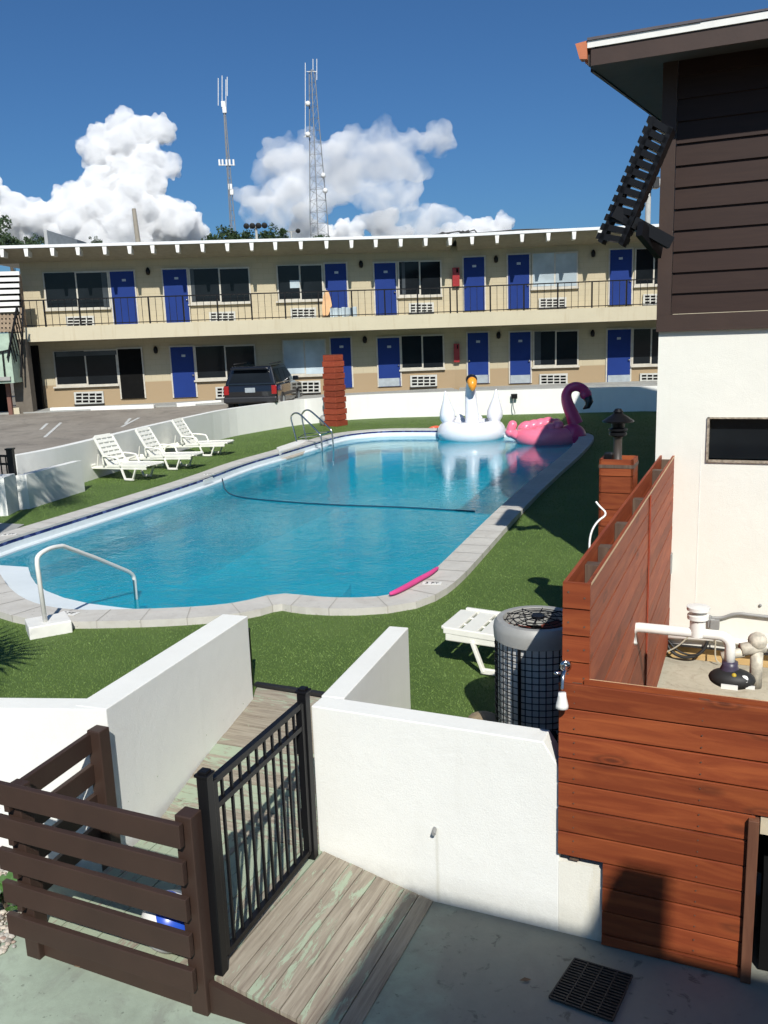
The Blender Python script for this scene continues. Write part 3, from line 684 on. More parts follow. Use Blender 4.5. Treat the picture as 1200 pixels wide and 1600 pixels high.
srect(MB(), -60, 12, 600, 668, -1.0, -.8).build('under_stair', mt_dark, stt)

# ================================================================== far and left garden wall
def wallstrip(mb, pts, t, z0, z1):
    m_ = len(pts); nr = []
    for i in range(m_):
        d = (pts[min(i+1, m_-1)]-pts[max(i-1, 0)]).normalized(); nr.append(Vector((d.y, -d.x)) * t)
    vs = [(p.x, p.y, z0) for p in pts]+[(p.x, p.y, z1) for p in pts]+[(p.x+q.x, p.y+q.y, z1) for p, q in zip(pts, nr)]+[(p.x+q.x, p.y+q.y, z0) for p, q in zip(pts, nr)]
    fs = []
    for i in range(m_-1):
        for k in range(4): fs.append((k*m_+i, k*m_+i+1, ((k+1) % 4)*m_+i+1, ((k+1) % 4)*m_+i))
    fs += [(0, m_, 2*m_, 3*m_), (m_-1, 2*m_-1, 3*m_-1, 4*m_-1)]
    return mb.add(vs, fs)
q = wallstrip(MB(), wall_line, .2, -.1, .88)
q.build('garden_wall', mt_white, label='long curved low white wall around the far end of the pool lawn', cat='wall')
# electrical outlet on it
c = V(803, 619, (3.6, 31.5, 0), -6.5); ol = thing('outdoor_outlet', 'small black outlet box with a cord on the far white wall', 'outlet', c)
MB().box(c+Vector((0, -.05, 0)), (.22, .1, .18)).build('outlet_box', mt_blackm, ol, bevel=.01)
MB().tube(smooth_path([c+Vector((-.03, -.1, -.08)), c+Vector((-.06, -.12, -.35)), c+Vector((.02, -.14, -.6)), c+Vector((.0, -.16, -.62))]), .018, 6).build('cord', mt_grey, ol)
# short white wall with palm shadow
p0, p1, p2 = G(30, 797), G(118, 769), G(133, 767.5)
hz_ = Zat(118, 720, p1.x, p1.y)
MB().prism([p0.to_2d(), p1.to_2d(), p2.to_2d(), (p0+(p2-p1)).to_2d()], -.1, hz_).build('garden_wall', mt_white, label='short white wall stub catching the palm shadow by the loungers', cat='wall')
p3 = G(13, 806); p4 = G(30, 797.5); hz2 = Zat(13, 746, p3.x, p3.y)
MB().prism([(p3+Vector((-2.5, -.25, 0))).to_2d(), p3.to_2d(), p4.to_2d(), (p4+Vector((-2.5, -.25, 0))).to_2d()], -.1, hz2).build('garden_wall', mt_white, label='low white wall end at the left edge beside the black gate post', cat='wall')
gp = G(31, 797); sg = thing('side_gate', 'small black metal gate at the far left between two white walls', 'gate', gp)
gp = gp+Vector((-.10, .12, 0))
MB().beam(gp, gp+UP*1.12, .11, .11, up=Vector((0, 1, 0))).box(gp+UP*1.13, (.14, .14, .03)).build('gate_post', mt_blackm, sg)
q = MB(); gd = Vector((-.95, .3, 0)).normalized()
for z_ in (1.0, .85, .12): q.beam(gp+UP*z_, gp+gd*1.1+UP*z_, .04, .04)
for k in range(9): q.beam(gp+gd*(.12+k*.12)+UP*.12, gp+gd*(.12+k*.12)+UP*1.0, .02, .02, up=Vector((0, 1, 0)))
q.build('gate_leaf', mt_blackm, sg)

# ================================================================== near white walls
rn = WR0; q = MB()
zt = .70
th = B.to_2d()*.16
e1 = rn+A.to_2d()*1.53; e2 = rn+A.to_2d()*1.775
def W3(t, z): return Vector((rn.x+A.x*t, rn.y+A.y*t, z))
q.extr([W3(0, -.55), W3(1.53, -.55), W3(1.53, .56), W3(1.44, .70), W3(0, .70)], B*.16)
r1 = WRB; d_ = (r1-rn).normalized(); nrm = Vector((d_.y, -d_.x))*.155
q.prism([rn+d_*.16, rn+d_*.16+nrm, r1+nrm, r1], -.3, zt-.001)
nw_ = q.build('garden_wall', mt_white_low, bevel=.006, label='white wall right of the black gate, running under the red fence', cat='wall')
mt_stain = stucco('yellow stained white end', (.77, .75, .66), dirt=(.50, .42, .24), amount=.8, low=-.45)
q = MB(); q.prism([e1, e2, e2+th, e1+th], -.55, .0); q.build('wall_end', mt_stain, nw_)
sp_ = V(682, 1294, (rn.x, rn.y, 0), -24)
_t = mt_white_low.node_tree; _b = _t.nodes['Principled BSDF']; _src = _b.inputs['Base Color'].links[0].from_socket; _v = pos(_t)
_d = _t.nodes.new('ShaderNodeVectorMath'); _d.operation = 'DOT_PRODUCT'; _t.links.new(_v, _d.inputs[0]); _d.inputs[1].default_value = tuple(A)
_u = mth(_t, 'ABSOLUTE', mth(_t, 'ADD', mth(_t, 'SUBTRACT', _d.outputs['Value'], sp_.dot(A)), mth(_t, 'MULTIPLY', mth(_t, 'SUBTRACT', noise(_t, _v, 9, 2), .5), .02)))
_sx = _t.nodes.new('ShaderNodeSeparateXYZ'); _t.links.new(_v, _sx.inputs[0])
_m = mth(_t, 'MULTIPLY', mth(_t, 'LESS_THAN', _sx.outputs['Z'], sp_.z), mth(_t, 'SUBTRACT', 1.0, mth(_t, 'MULTIPLY', _u, 60.0), None, True))
_t.links.new(mixc(_t, mth(_t, 'MULTIPLY', _m, .35), _src, (.42, .40, .30)), _b.inputs['Base Color'])
q = MB(); q.tube([sp_+Vector((0, .05, 0)), sp_-B*.05+Vector((0, 0, -.01))], .013, 8).build('pipe_stub', mt_grey, label='tiny grey pipe stub poking from the white wall', cat='pipe')
q = MB(); q.prism([WLc, WLc+(WLl-WLc).normalized()*6, WLc+(WLl-WLc).normalized()*6+Vector((0.0, .16)), WLc+Vector((.0, .17))], -.55, zt-.002)
d_ = (WLe-WLc).normalized(); nrm = Vector((-d_.y, d_.x))*.23
q.prism([WLc, WLe, WLe+nrm, WLc+nrm], -.55, zt)
q.build('garden_wall', mt_white_low, bevel=.006, label='white wall left of the deck walkway, behind the brown railing', cat='wall')

# ================================================================== deck
def boards(mb_list, p00, p10, p11, p01, n, th, gap=.006, nseg=1):
    """boards run from side p00-p01 to side p10-p11; stacked along p00->p01"""
    for i in range(n):
        t0 = i/n; t1 = (i+1)/n
        a0 = p00.lerp(p01, t0); a1 = p00.lerp(p01, t1); b0 = p10.lerp(p11, t0); b1 = p10.lerp(p11, t1)
        g_ = (a1-a0).normalized()*gap/2; h_ = (b1-b0).normalized()*gap/2; dz = Vector((0, 0, rng.normal()*.0012))
        a0 = a0+g_+dz; a1 = a1-g_+dz; b0 = b0+h_+dz; b1 = b1-h_+dz
        mb_list.hexa([a0-UP*th, b0-UP*th, b1-UP*th, a1-UP*th, a0, b0, b1, a1])
def deck_uv(o, ang, paint):
    me = o.data; uvl = me.uv_layers.new(name='UVMap'); d = Vector((math.cos(R(ang)), math.sin(R(ang)))); s_ = Vector((-d.y, d.x))
    for p in me.polygons:
        k = (p.vertices[0]//8)*3.17
        for li in p.loop_indices:
            co = me.vertices[me.loops[li].vertex_index].co; c2 = Vector((co.x, co.y)); uvl.data[li].uv = (c2.dot(d)+k, c2.dot(s_)+k*.3)
    at = me.attributes.new('paint', 'FLOAT', 'FACE')
    for i in range(len(me.polygons)): at.data[i].value = paint
ZP = -.27
RT0 = Vector((-.955, 3.87, ZP)); RT1 = Vector((-.46, 4.94, ZP))     # ramp top edge = gate line
RF1 = G(677, 1408, -.440); RF1 = Vector((RF1.x, RF1.y, -.440)); RF0 = RF1-B*1.165; RF0.z = -.440
deck = thing('wooden_ramp', 'weathered deck ramp with peeling mint paint below the black gate', 'ramp', (-.8, 4.6, -.45))
q = MB(); boards(q, RT0, RT1, RF1, RF0, 8, .03); o = q.build('ramp_boards', mt_deck, deck); deck_uv(o, 66, -.005)
q = MB(); boards(q, Vector((-2.02, 4.33, ZP)), Vector((-1.58, 5.36, ZP)), RT1+Vector((-.004, 0, 0)), RT0+Vector((-.004, 0, 0)), 9, .03); o = q.build('landing_boards', mt_deck, deck); deck_uv(o, 66, .14)
q = MB(); boards(q, Vector((-1.62, 5.30, ZP)), Vector((-.44, 4.97, ZP)), Vector((.04, 6.42, .0)), Vector((-1.14, 6.98, .0)), 13, .03, .008); o = q.build('walkway_boards', mt_deck, deck); deck_uv(o, -24, .05)
q = MB()
fb = Vector((-.02, -.045, 0))
q.extr([Vector((-2.0, 4.35, ZP-.005))+fb, Vector((-2.0, 4.35, -.447))+fb, Vector((-.955, 3.87, -.447))+fb, Vector((-.955, 3.87, ZP-.005))+fb], (.012, .03, 0))
q.extr([Vector((-.953, 3.87, ZP-.005))+fb, Vector((-.953, 3.87, -.447))+fb, Vector((RF0.x, RF0.y, -.447))+fb], (.012, .03, 0))
q.build('skirt_board', mt_brown, deck)
MB().beam(Vector((-1.16, 7.02, .012)), Vector((.05, 6.47, .012)), .05, .03).build('edge_strip', mt_rubber, deck)
MB().box((-1.2, 7.06, .25), (.03, .05, .5)).build('marker_post', mt_blackm, label='thin black post at the end of the left white wall', cat='post')

# brown rail fence
bf = thing('rail_fence', 'brown timber rail fence around the deck landing', 'fence', (-1.5, 4.2, -.45))
PA = Vector((-1.03, 3.86, 0)); PB = Vector((-2.06, 4.32, 0)); PC = Vector((-1.815, 4.93, 0))
for p, zt_ in ((PA, .66), (PB, .60), (PC, .62)):
    MB().wall((p+Vector((-.045, -.02, 0))).to_2d(), (p+Vector((.045, -.06, 0))).to_2d(), .09, -.45, zt_).build('post', mt_brown, bf, bevel=.006)
for k in range(5):
    zc = .64-.062-k*.2
    a = PB-A*.09-B*.07; b = PA+A*.03-B*.07
    MB().beam(a+UP*zc, b+UP*zc, .035, .125).build('rail', mt_brown, bf, bevel=.004)
for k in range(4):
    zc = .60-.062-k*.2
    MB().beam(PB+Vector((-.02, -.08, zc)), PC+Vector((-.02, .02, zc)), .035, .125).build('rail', mt_brown, bf, bevel=.004)

# black gate
gt = thing('metal_gate', 'black metal bar gate between the brown railing and white wall', 'gate', (-.7, 4.4, -.3))
g0 = Vector((-.925, 3.90, 0)); g1 = Vector((-.525, 4.88, 0)); gd = (g1-g0).normalized()
for p in (g0, g1):
    q = MB(); q.beam(p+UP*ZP, p+UP*.83, .06, .06, up=gd); q.box(p+UP*.838, (.076, .076, .016), math.atan2(gd.y, gd.x)); q.box(p+UP*.85, (.05, .05, .02), math.atan2(gd.y, gd.x)); q.build('gate_post', mt_blackm, gt, bevel=.004)
lf = MB(); a = g0+gd*.055; b = g1-gd*.05
for z_, h_ in ((.77, .035), (.63, .03), (-.20, .035)): lf.beam(a+UP*z_, b+UP*z_, .035, h_)
lf.beam(a+UP*-.2, a+UP*.78, .04, .04, up=gd); lf.beam(b+UP*-.2, b+UP*.78, .04, .04, up=gd)
for k in range(1, 11):
    p = a.lerp(b, k/11); lf.beam(p+UP*-.2, p+UP*.76, .014, .014, up=gd)
lf.build('gate_leaf', mt_blackm, gt)
for z_ in (.5, .0):
    MB().tube([g1-gd*.03+UP*(z_-.06)-A*.05, g1-gd*.03+UP*(z_+.06)-A*.05], .02, 8).build('hinge', mt_blackm, gt)
MB().box(g0+UP*.56-A*.045, (.05, .04, .12), math.atan2(gd.y, gd.x)).build('latch', mt_blackm, gt, bevel=.005)

# ================================================================== red wood fences
def planks(mb, p, q, z0, z1, t, h, gap=.008, side=1, jitter=.002):
    """horizontal planks between plan points p,q from the top down"""
    z = z1
    while z > z0+.02:
        zb = max(z0, z-h+gap)
        j = rng.normal()*jitter; d = (q-p).normalized(); n_ = Vector((-d.y, d.x))*j
        mb.wall((p.x+n_.x, p.y+n_.y), (q.x+n_.x, q.y+n_.y), t*side, zb, z); z -= h
fr0 = rn+A.to_2d()*1.53-B.to_2d()*.028; front = thing('plank_fence', 'red stained horizontal plank fence in the right foreground with an opening', 'fence', (1.5, 4.2, -.45))
x_end = fr0+A.to_2d()*.99; stub = fr0+A.to_2d()*.245; far_r = fr0+A.to_2d()*3.2
q = MB(); hp = .1455
z = 1.07; k = 0
while z > -.40:
    zb = max(-.445, z-hp+.009)
    left = fr0 if zb > -.03 else stub
    right = far_r if z > .50 else x_end
    if zb < .03 and left == fr0: pass
    j = rng.normal()*.002
    a = left; b = right; n_ = B.to_2d()*j
    q.wall((a.x+n_.x, a.y+n_.y), (b.x+n_.x, b.y+n_.y), .022, zb, z); z -= hp; k += 1
q.build('plank', mt_wood_a, front, bevel=.003)
q = MB(); i_ = B.to_2d()*.075
for t_ in (.06, .70, 1.3, 1.9, 2.5):
    p = fr0+A.to_2d()*t_; q.wall((p+B.to_2d()*.026).to_2d(), (p+B.to_2d()*.026+A.to_2d()*.05).to_2d(), .05, .02 if t_ < .2 else (-.45 if t_ < .8 else .5), 1.05)
q.build('post', mt_post, front)
q = MB(); p = fr0+A.to_2d()*.12; pe = far_r
q.wall((p+i_), (pe+i_), .02, .6, 1.068); q.build('back_board', mt_wood_a, front)
q = MB(); q.wall(p+i_+B.to_2d()*.0202, pe+i_+B.to_2d()*.0202, .002, 1.055, 1.071); q.build('cut_edge', mt_cut, front)
# opening: jamb, head, side panel and dark inside
jp = x_end-A.to_2d()*.035
MB().wall(jp+A.to_2d()*.004-B.to_2d()*.03, jp+A.to_2d()*.055-B.to_2d()*.03, .11, -.446, .478).build('jamb', wood('brown jamb timber', (.14, .06, .035), (.2, .09, .05), 0, vertical=True), front, bevel=.004)
q = MB(); hd0 = jp+A.to_2d()*.06
q.wall(hd0, hd0+A.to_2d()*2, .09, .40, .486); q.build('lintel', plain('bare pine lintel', (.55, .47, .33), .7), front)
q = MB(); c0_ = hd0-A.to_2d()*.03; bb2 = B.to_2d()
q.wall(c0_+bb2*1.0, c0_+bb2*1.0+A.to_2d()*2.6, .03, -.44, .48); q.wall(c0_+bb2*.12, c0_+bb2*1.0, .02, -.44, .48)
q.hexa([Vector((k_.x, k_.y, z_)) for z_ in (.487, .505) for k_ in (c0_+bb2*.09, c0_+bb2*.09+A.to_2d()*2.6, c0_+bb2*1.0+A.to_2d()*2.6, c0_+bb2*1.0)]); q.build('inner_panel', mt_brown, front)  # top board is added to keep the sun out of the opening
q = MB(); q.wall(c0_+bb2*.10+A.to_2d()*.06, c0_+bb2*.10+A.to_2d()*2.2, .45, -.44, .12); q.build('bin_or_dark_box', mt_dark, front)  # dark box added inside the opening so it reads as shade

tall = thing('plank_fence', 'tall double sided red plank fence running back beside the lawn', 'fence', (1.9, 6.7, -.1))
FO0 = fr0+B.to_2d()*.11; 
o0 = FO0; o1 = Vector((2.93, 9.00)); dB = (o1-o0).normalized(); nB = Vector((dB.y, -dB.x))
q = MB(); planks(q, o0, o1, 0.0, 1.60, .02, .149, side=-1); q.build('plank', mt_wood_b, tall)
q = MB(); planks(q, o0+nB*.125, o1+nB*.125, -.5, 1.60, .02, .149, side=-1); q.build('inner_plank', mt_wood_b, tall)
q = MB(); z = 1.60
while z > 1.0: q.wall(o0-dB*.022, o0-dB*.022+nB*.145, .02, z-.140, z); z -= .149
q.build('end_plank', mt_wood_a, tall)
q = MB(); q.wall(o0+nB*.1455, o1+nB*.1455, -.002, 1.588, 1.603); q.build('cut_edge', mt_cut, tall)
for t_ in (.10, .19, .33, .52, .80, .97):
    p = (o0+nB*.0225).lerp(o1+nB*.0225, t_)
    MB().wall(p, p+dB*.09, -.085, 0, 1.56 if t_ != .80 else 1.58).build('post', mt_post, tall)
pp = (o0+nB*.148).lerp(o1+nB*.148, .53)
MB().wall(pp, pp+dB*.05, -.012, -.5, 1.585).build('cover_strip', mt_wood_p, tall)

for zc in [1.60-.07-.149*k_ for k_ in range(4)]:
    for u_ in (.03, .115):
        p_ = o0-dB*.0225+nB*u_; MB().lathe([(.0055, 0), (.0055, .0015)], (p_.x, p_.y, zc+rng.normal()*.012), 8, Matrix.Rotation(R(90), 3, 'X')).build('screw', mt_screw, tall)
for k_ in range(10):
    for t_ in (.085, .725):
        if k_ > 6 and t_ < .5: continue
        for dz in (-.035, .03):
            p_ = fr0+A.to_2d()*t_-B.to_2d()*.003; MB().lathe([(.004, 0), (.004, .0015)], (p_.x, p_.y, 1.07-.07-k_*.1455+dz), 8, Matrix.Rotation(R(90), 3, 'X')).build('screw', mt_screw, front)
# wood pillar with lamp
wpz = 1.79; c = (G(947, 722, wpz)+G(1012, 708, wpz))/2+Vector((-.07, .02, 0)); wp = thing('wood_pillar', 'square red wood pillar behind the tall fence with a lamp on top', 'pillar', (c.x, c.y, 0))
s_ = .145
cx = Vector((c.x, c.y))
q = MB(); z = wpz
while z > .05:
    for dd, nn in ((A.to_2d(), B.to_2d()), (B.to_2d(), -A.to_2d()), (-A.to_2d(), -B.to_2d()), (-B.to_2d(), A.to_2d())):
        m0 = cx-dd*s_-nn*s_; m1 = cx+dd*s_-nn*s_; q.wall(m0, m1, .02, max(0, z-.143), z)
    z -= .15
q.build('pillar_plank', mt_wood_a, wp)
MB().box((c.x, c.y, wpz-.06), (.30, .30, .03), R(-24)).build('cap_plate', mt_post, wp)
lm = thing('pillar_lamp', 'dark pagoda shaped lamp standing on the wood pillar', 'lamp', (c.x, c.y, wpz-.045))
b0 = Vector((c.x-.02, c.y-.02, wpz-.045))
MB().lathe([(.055, 0), (.055, .03), (.042, .05), (.042, .26), (.05, .28)], b0, 16).build('lamp_stem', plain('bronze metal', (.075, .06, .05), .5, .3), lm, smooth=True, auto=40)
MB().lathe([(.05, .28), (.085, .30), (.085, .33), (.06, .335), (.09, .35), (.09, .37), (.06, .38), (.065, .43), (.15, .44), (.155, .455), (.09, .50), (.04, .535), (.05, .55), (.03, .58), (.01, .585)], b0, 20).build('lamp_shade', mt_blackm, lm, smooth=True, auto=30)
lm.scale = (.88, .88, .82)
MB().box(b0+Vector((-.08, .03, .055)), (.08, .1, .11), R(-24)).build('lamp_sensor', mt_blackm, lm, bevel=.01)
# white hose loop on the tall fence
hp0 = G(940, 812, 1.5)
MB().tube(smooth_path([hp0+Vector((-.10, -.05, -.28)), hp0+Vector((-.09, 0, -.12)), hp0+Vector((-.03, .03, -.02)), hp0+Vector((.06, .05, .03)), hp0+Vector((.0, .08, .09)), hp0+Vector((-.02, .1, .12))]), .008, 8).build('garden_hose', mt_pvc, smooth=True, label='short white hose end hooked over the tall red fence', cat='hose')

# ================================================================== right building
ab = thing('side_building', 'white and brown two storey building at the right edge', 'building', (CW.x, CW.y, -.5))
cw = CW
# front wall with a window hole
wfr = [V(1109, 654, (cw.x, cw.y, 0), -24), V(1109, 718, (cw.x, cw.y, 0), -24)]
tw0 = (wfr[0].to_2d()-cw).length; zt_w = wfr[0].z; zb_w = wfr[1].z; tw1 = tw0+1.0
Zm = 2.86; ztop = 5.40; Lf = 7.0
def fp(t, z, o=0): k = cw+A.to_2d()*t-B.to_2d()*o; return Vector((k.x, k.y, z))
q = MB()
for t0, t1, z0, z1 in ((0, tw0, -.45, Zm), (tw1, Lf, -.45, Zm), (tw0, tw1, -.45, zb_w), (tw0, tw1, zt_w, Zm)):
    q.poly([fp(t0, z0), fp(t1, z0), fp(t1, z1), fp(t0, z1)])
# reveals
for (a, b) in (((tw0, zb_w), (tw0, zt_w)), ((tw0, zt_w), (tw1, zt_w)), ((tw1, zt_w), (tw1, zb_w)), ((tw1, zb_w), (tw0, zb_w))):
    q.poly([fp(a[0], a[1]), fp(b[0], b[1]), fp(b[0], b[1], -.12), fp(a[0], a[1], -.12)])
sdir = Vector((math.sin(R(19)), math.cos(R(19))))
se = cw+sdir*14.6
q.poly([(cw.x, cw.y, -.45), (se.x, se.y, -.45), (se.x, se.y, Zm), (cw.x, cw.y, Zm)])
q.build('wall', mt_white2, ab)
fr = MB()
for t0, t1, z0, z1 in ((tw0-.02, tw1+.05, zt_w, zt_w+.015), (tw0-.02, tw1+.05, zb_w-.025, zb_w), (tw0-.022, tw0, zb_w-.025, zt_w+.015)):
    fr.hexa([fp(t0, z0, .022), fp(t1, z0, .022), fp(t1, z0, -.1), fp(t0, z0, -.1), fp(t0, z1, .022), fp(t1, z1, .022), fp(t1, z1, -.1), fp(t0, z1, -.1)])
wnd = fr.build('window', plain('flaking window frame', (.30, .25, .19), .8, var=.5, nscale=30), ab)
MB().poly([fp(tw0, zb_w, -.09), fp(tw1, zb_w, -.09), fp(tw1, zt_w, -.09), fp(tw0, zt_w, -.09)]).build('pane', mt_glass, wnd)
# plaster seams
q = MB(); t_s = (V(1092, 780, (cw.x, cw.y, 0), -24).to_2d()-cw).length
q.hexa([fp(t_s, -.3, .003), fp(t_s+.008, -.3, .003), fp(t_s+.008, -.3, -.01), fp(t_s, -.3, -.01), fp(t_s, zb_w+.1, .003), fp(t_s+.008, zb_w+.1, .003), fp(t_s+.008, zb_w+.1, -.01), fp(t_s, zb_w+.1, -.01)])
q.build('seam', mt_white, ab)
# siding
q = MB(); z = Zm+.17
while z < ztop:
    z1 = min(ztop, z+.2)
    q.hexa([fp(.12, z, .045), fp(Lf, z, .045), fp(Lf, z, 0), fp(.12, z, 0), fp(.12, z1+.0, .022), fp(Lf, z1+.0, .022), fp(Lf, z1, 0), fp(.12, z1, 0)]); z += .2
q.poly([(cw.x, cw.y, Zm), (se.x, se.y, Zm), (se.x, se.y, ztop), (cw.x, cw.y, ztop)])
q.build('siding', mt_siding, ab)
q = MB()
q.hexa([fp(-.02, Zm, .05), fp(Lf, Zm, .05), fp(Lf, Zm, 0), fp(-.02, Zm, 0), fp(-.02, Zm+.165, .05), fp(Lf, Zm+.165, .05), fp(Lf, Zm+.165, 0), fp(-.02, Zm+.165, 0)])
q.hexa([fp(-.02, Zm+.165, .052), fp(.115, Zm+.165, .052), fp(.115, Zm+.165, 0), fp(-.02, Zm+.165, -.05), fp(-.02, ztop, .052), fp(.115, ztop, .052), fp(.115, ztop, 0), fp(-.02, ztop, -.05)])
q.build('trim_board', mt_brown, ab)
# roof
e0 = Vector((2.03, 8.62)); zf0, zf1 = 5.28, 5.46; SLP = .140
sv = Vector((math.sin(R(22.3)), math.cos(R(22.3))))
def rz_(p): return (Vector((p.x, p.y))-e0).dot(B.to_2d())*SLP
rf = [e0, e0+A.to_2d()*9, e0+A.to_2d()*9+B.to_2d()*16.6, e0+sv*16.6]
q = MB(); q.hexa([Vector((p.x, p.y, zf0+.012+rz_(p))) for p in rf]+[Vector((p.x, p.y, zf1+rz_(p))) for p in rf]); rfo = q.build('roof', plain('dark roof deck', (.045, .038, .034), .85), ab)
q = MB(); q.wall(e0+A.to_2d()*.03-B.to_2d()*.03, e0+A.to_2d()*9-B.to_2d()*.03, .027, zf0, zf1-.03); q.build('fascia', mt_brown, rfo)
q = MB(); q.wall(e0+A.to_2d()*.0-B.to_2d()*.045, e0+A.to_2d()*9-B.to_2d()*.045, .04, zf1-.028, zf1+.03); q.build('drip_edge', mt_whitep, rfo)
q = MB(); q.wall(e0+A.to_2d()*.0-B.to_2d()*.06, e0+A.to_2d()*.98-B.to_2d()*.06, .07, zf1+.032, zf1+.055); q.wall(e0+A.to_2d()*.9-B.to_2d()*.055, e0+A.to_2d()*9-B.to_2d()*.03, .07, zf1+.034, zf1+.05); q.build('shingle_edge', plain('grey shingle', (.10, .09, .10), .9), rfo)
def sidewall(mb, p0_, p1_, t_, za, zb):
    n_ = Vector((-(p1_-p0_).normalized().y, (p1_-p0_).normalized().x))*t_
    mb.hexa([Vector((k_.x, k_.y, z_+rz_(k_))) for z_ in (za, zb) for k_ in (p0_, p1_, p1_+n_, p0_+n_)])
q = MB(); sidewall(q, e0+sv*.02, e0+sv*.34, .03, zf0+.04, zf1+.03); q.extr([Vector((k_.x, k_.y, z_)) for k_, z_ in ((e0-A.to_2d()*.11-B.to_2d()*.045, zf1+.025), (e0-A.to_2d()*.003-B.to_2d()*.045, zf1+.035), (e0-A.to_2d()*.003-B.to_2d()*.045, zf0+.06), (e0-A.to_2d()*.07-B.to_2d()*.045, zf0+.07))], B*.10); q.build('corner_board', plain('orange primer board', (.50, .16, .07), .6), rfo)
q = MB(); sidewall(q, e0+sv*.345, e0+sv*16.6, .03, zf0-.0, zf1+.02); q.build('side_fascia', mt_brown, rfo)
q = MB(); q.poly([(cw.x, cw.y, ztop-.1), (se.x, se.y, ztop-.1), (se.x, se.y, zf0+rz_(se)), (cw.x, cw.y, zf0+rz_(cw))]); q.build('gable_wall', mt_siding, ab)
# slatted sloping screen hung from the corner
sc_ = MB(); yb = (2.45, 8.42, 0)
T0, T1 = V(1036, 196, yb, -24), V(1000, 188, yb, -24); B0, B1 = V(973, 383, yb, -24), V(932, 378, yb, -24)
T0 = V(1052, 200, yb, -24); T1 = V(1018, 180, yb, -24)
dp = Vector((.09, .20, 0))
def bar(a, b, w_): sc_.beam(a, b, .20, w_, up=(b-a).cross(dp))
ax = (B0-T0); ns = 13
lft = lambda t: T1.lerp(B1, t); rgt = lambda t: T0.lerp(B0, t)
for u_ in (.10, .88):
    a = T0.lerp(T1, u_); b = B0.lerp(B1, u_); dd = (T1-T0)*.14
    sc_.extr([a-dd*.7, a+dd*.7, b+dd*.7, b-dd*.7], dp)
for k in range(ns):
    t = (k+.1)/ns; t2 = (k+.76)/ns; ex = (T1-T0)*.10
    sc_.extr([rgt(t), lft(t)+ex, lft(t2)+ex, rgt(t2)], dp*1.0+Vector((.001*k, 0, 0)))
scr = sc_.build('slat_screen', mt_blackm, ab)
q = MB(); q.beam(V(957, 331, yb, -24)+Vector((0, -.02, 0)), V(1045, 376, yb, -24)+Vector((.1, .25, 0)), .06, .11); q.beam(V(1000, 357, yb, -24), V(1018, 388, yb, -24)+Vector((.2, .4, 0)), .06, .14); q.build('screen_bracket', mt_blackm, scr)
# services on the front wall
def wp_(x, y, o=.03): return V(x, y, (cw.x-B.x*o, cw.y-B.y*o, 0), -24)
MB().box(wp_(1043, 880, .05), (.09, .09, .22), R(-24)).build('electrical_box', mt_galv, ab, bevel=.006)
q = MB(); q.tube(smooth_path([wp_(1037, 895), wp_(1036, 940), wp_(1036, 990), wp_(1033, 1020), wp_(1038, 1045, .1), wp_(1040, 1062, .15)]), .016, 8); q.build('conduit', mt_galv, ab, smooth=True)
q = MB(); q.tube([wp_(1029, 872, .1), wp_(1027, 1000, .12), wp_(1024, 1075, .15)], .026, 10); q.build('drain_pipe', mt_pvc, ab, smooth=True)
q = MB(); q.tube([wp_(1040, 994, .05), wp_(1120, 998, .05), wp_(1215, 1012, .05)], .032, 10); q.build('water_pipe', mt_pvc, ab, smooth=True)
q = MB(); q.tube(smooth_path([wp_(1112, 965), wp_(1128, 966), wp_(1150, 958), wp_(1175, 961), wp_(1210, 965)]), .018, 8); q.build('grey_cable', mt_galv, ab, smooth=True)
q = MB(); q.box(wp_(1117, 975, .06), (.09, .08, .1), R(-24)); q.tube([wp_(1108, 962, .06), wp_(1108, 980, .06)], .028, 8); q.tube([wp_(1096, 969, .1), wp_(1117, 968, .06)], .012, 6); q.build('junction_valve', mt_grey, ab, bevel=.004)
q = MB(); q.tube(smooth_path([wp_(1040, 1004, .05), wp_(1052, 1022, .08), wp_(1075, 1029, .1), wp_(1098, 1020, .08), wp_(1108, 996, .05)]), .018, 8); q.tube(smooth_path([wp_(1042, 998, .04), wp_(1056, 1016, .08), wp_(1076, 1024, .09), wp_(1090, 1023, .1)]), .012, 8); q.build('black_cable', mt_rubber, ab, smooth=True)
q = MB(); q.tube(smooth_path([wp_(1080, 990, .1), wp_(1060, 1010, .12), wp_(1034, 1022, .15)]), .008, 6); q.tube(smooth_path([wp_(1118, 998, .1), wp_(1117, 1030, .1), wp_(1124, 1036, .1)]), .008, 6); q.build('cord', mt_yard, ab)
q = MB(); q.ball(wp_(1188, 946, .01), .016, 8, 6); q.build('wall_hole', mt_grey, ab)
# plinth under the wall
q = MB(); q.hexa([fp(-.0, -.80, -.06), fp(Lf, -.80, -.06), fp(Lf, -.80, -.2), fp(-.0, -.80, -.2), fp(.0, -.38, -.06), fp(Lf, -.38, -.06), fp(Lf, -.38, -.2), fp(0, -.38, -.2)]); q.build('plinth', mt_ply, ab)
q = MB(); q.hexa([fp(-.02, -.455, .03), fp(Lf, -.455, .03), fp(Lf, -.455, -.1), fp(-.02, -.455, -.1), fp(-.02, -.44, .03), fp(Lf, -.44, .03), fp(Lf, -.44, -.1), fp(-.02, -.44, -.1)]); q.build('wall_lip', mt_rubber, ab)
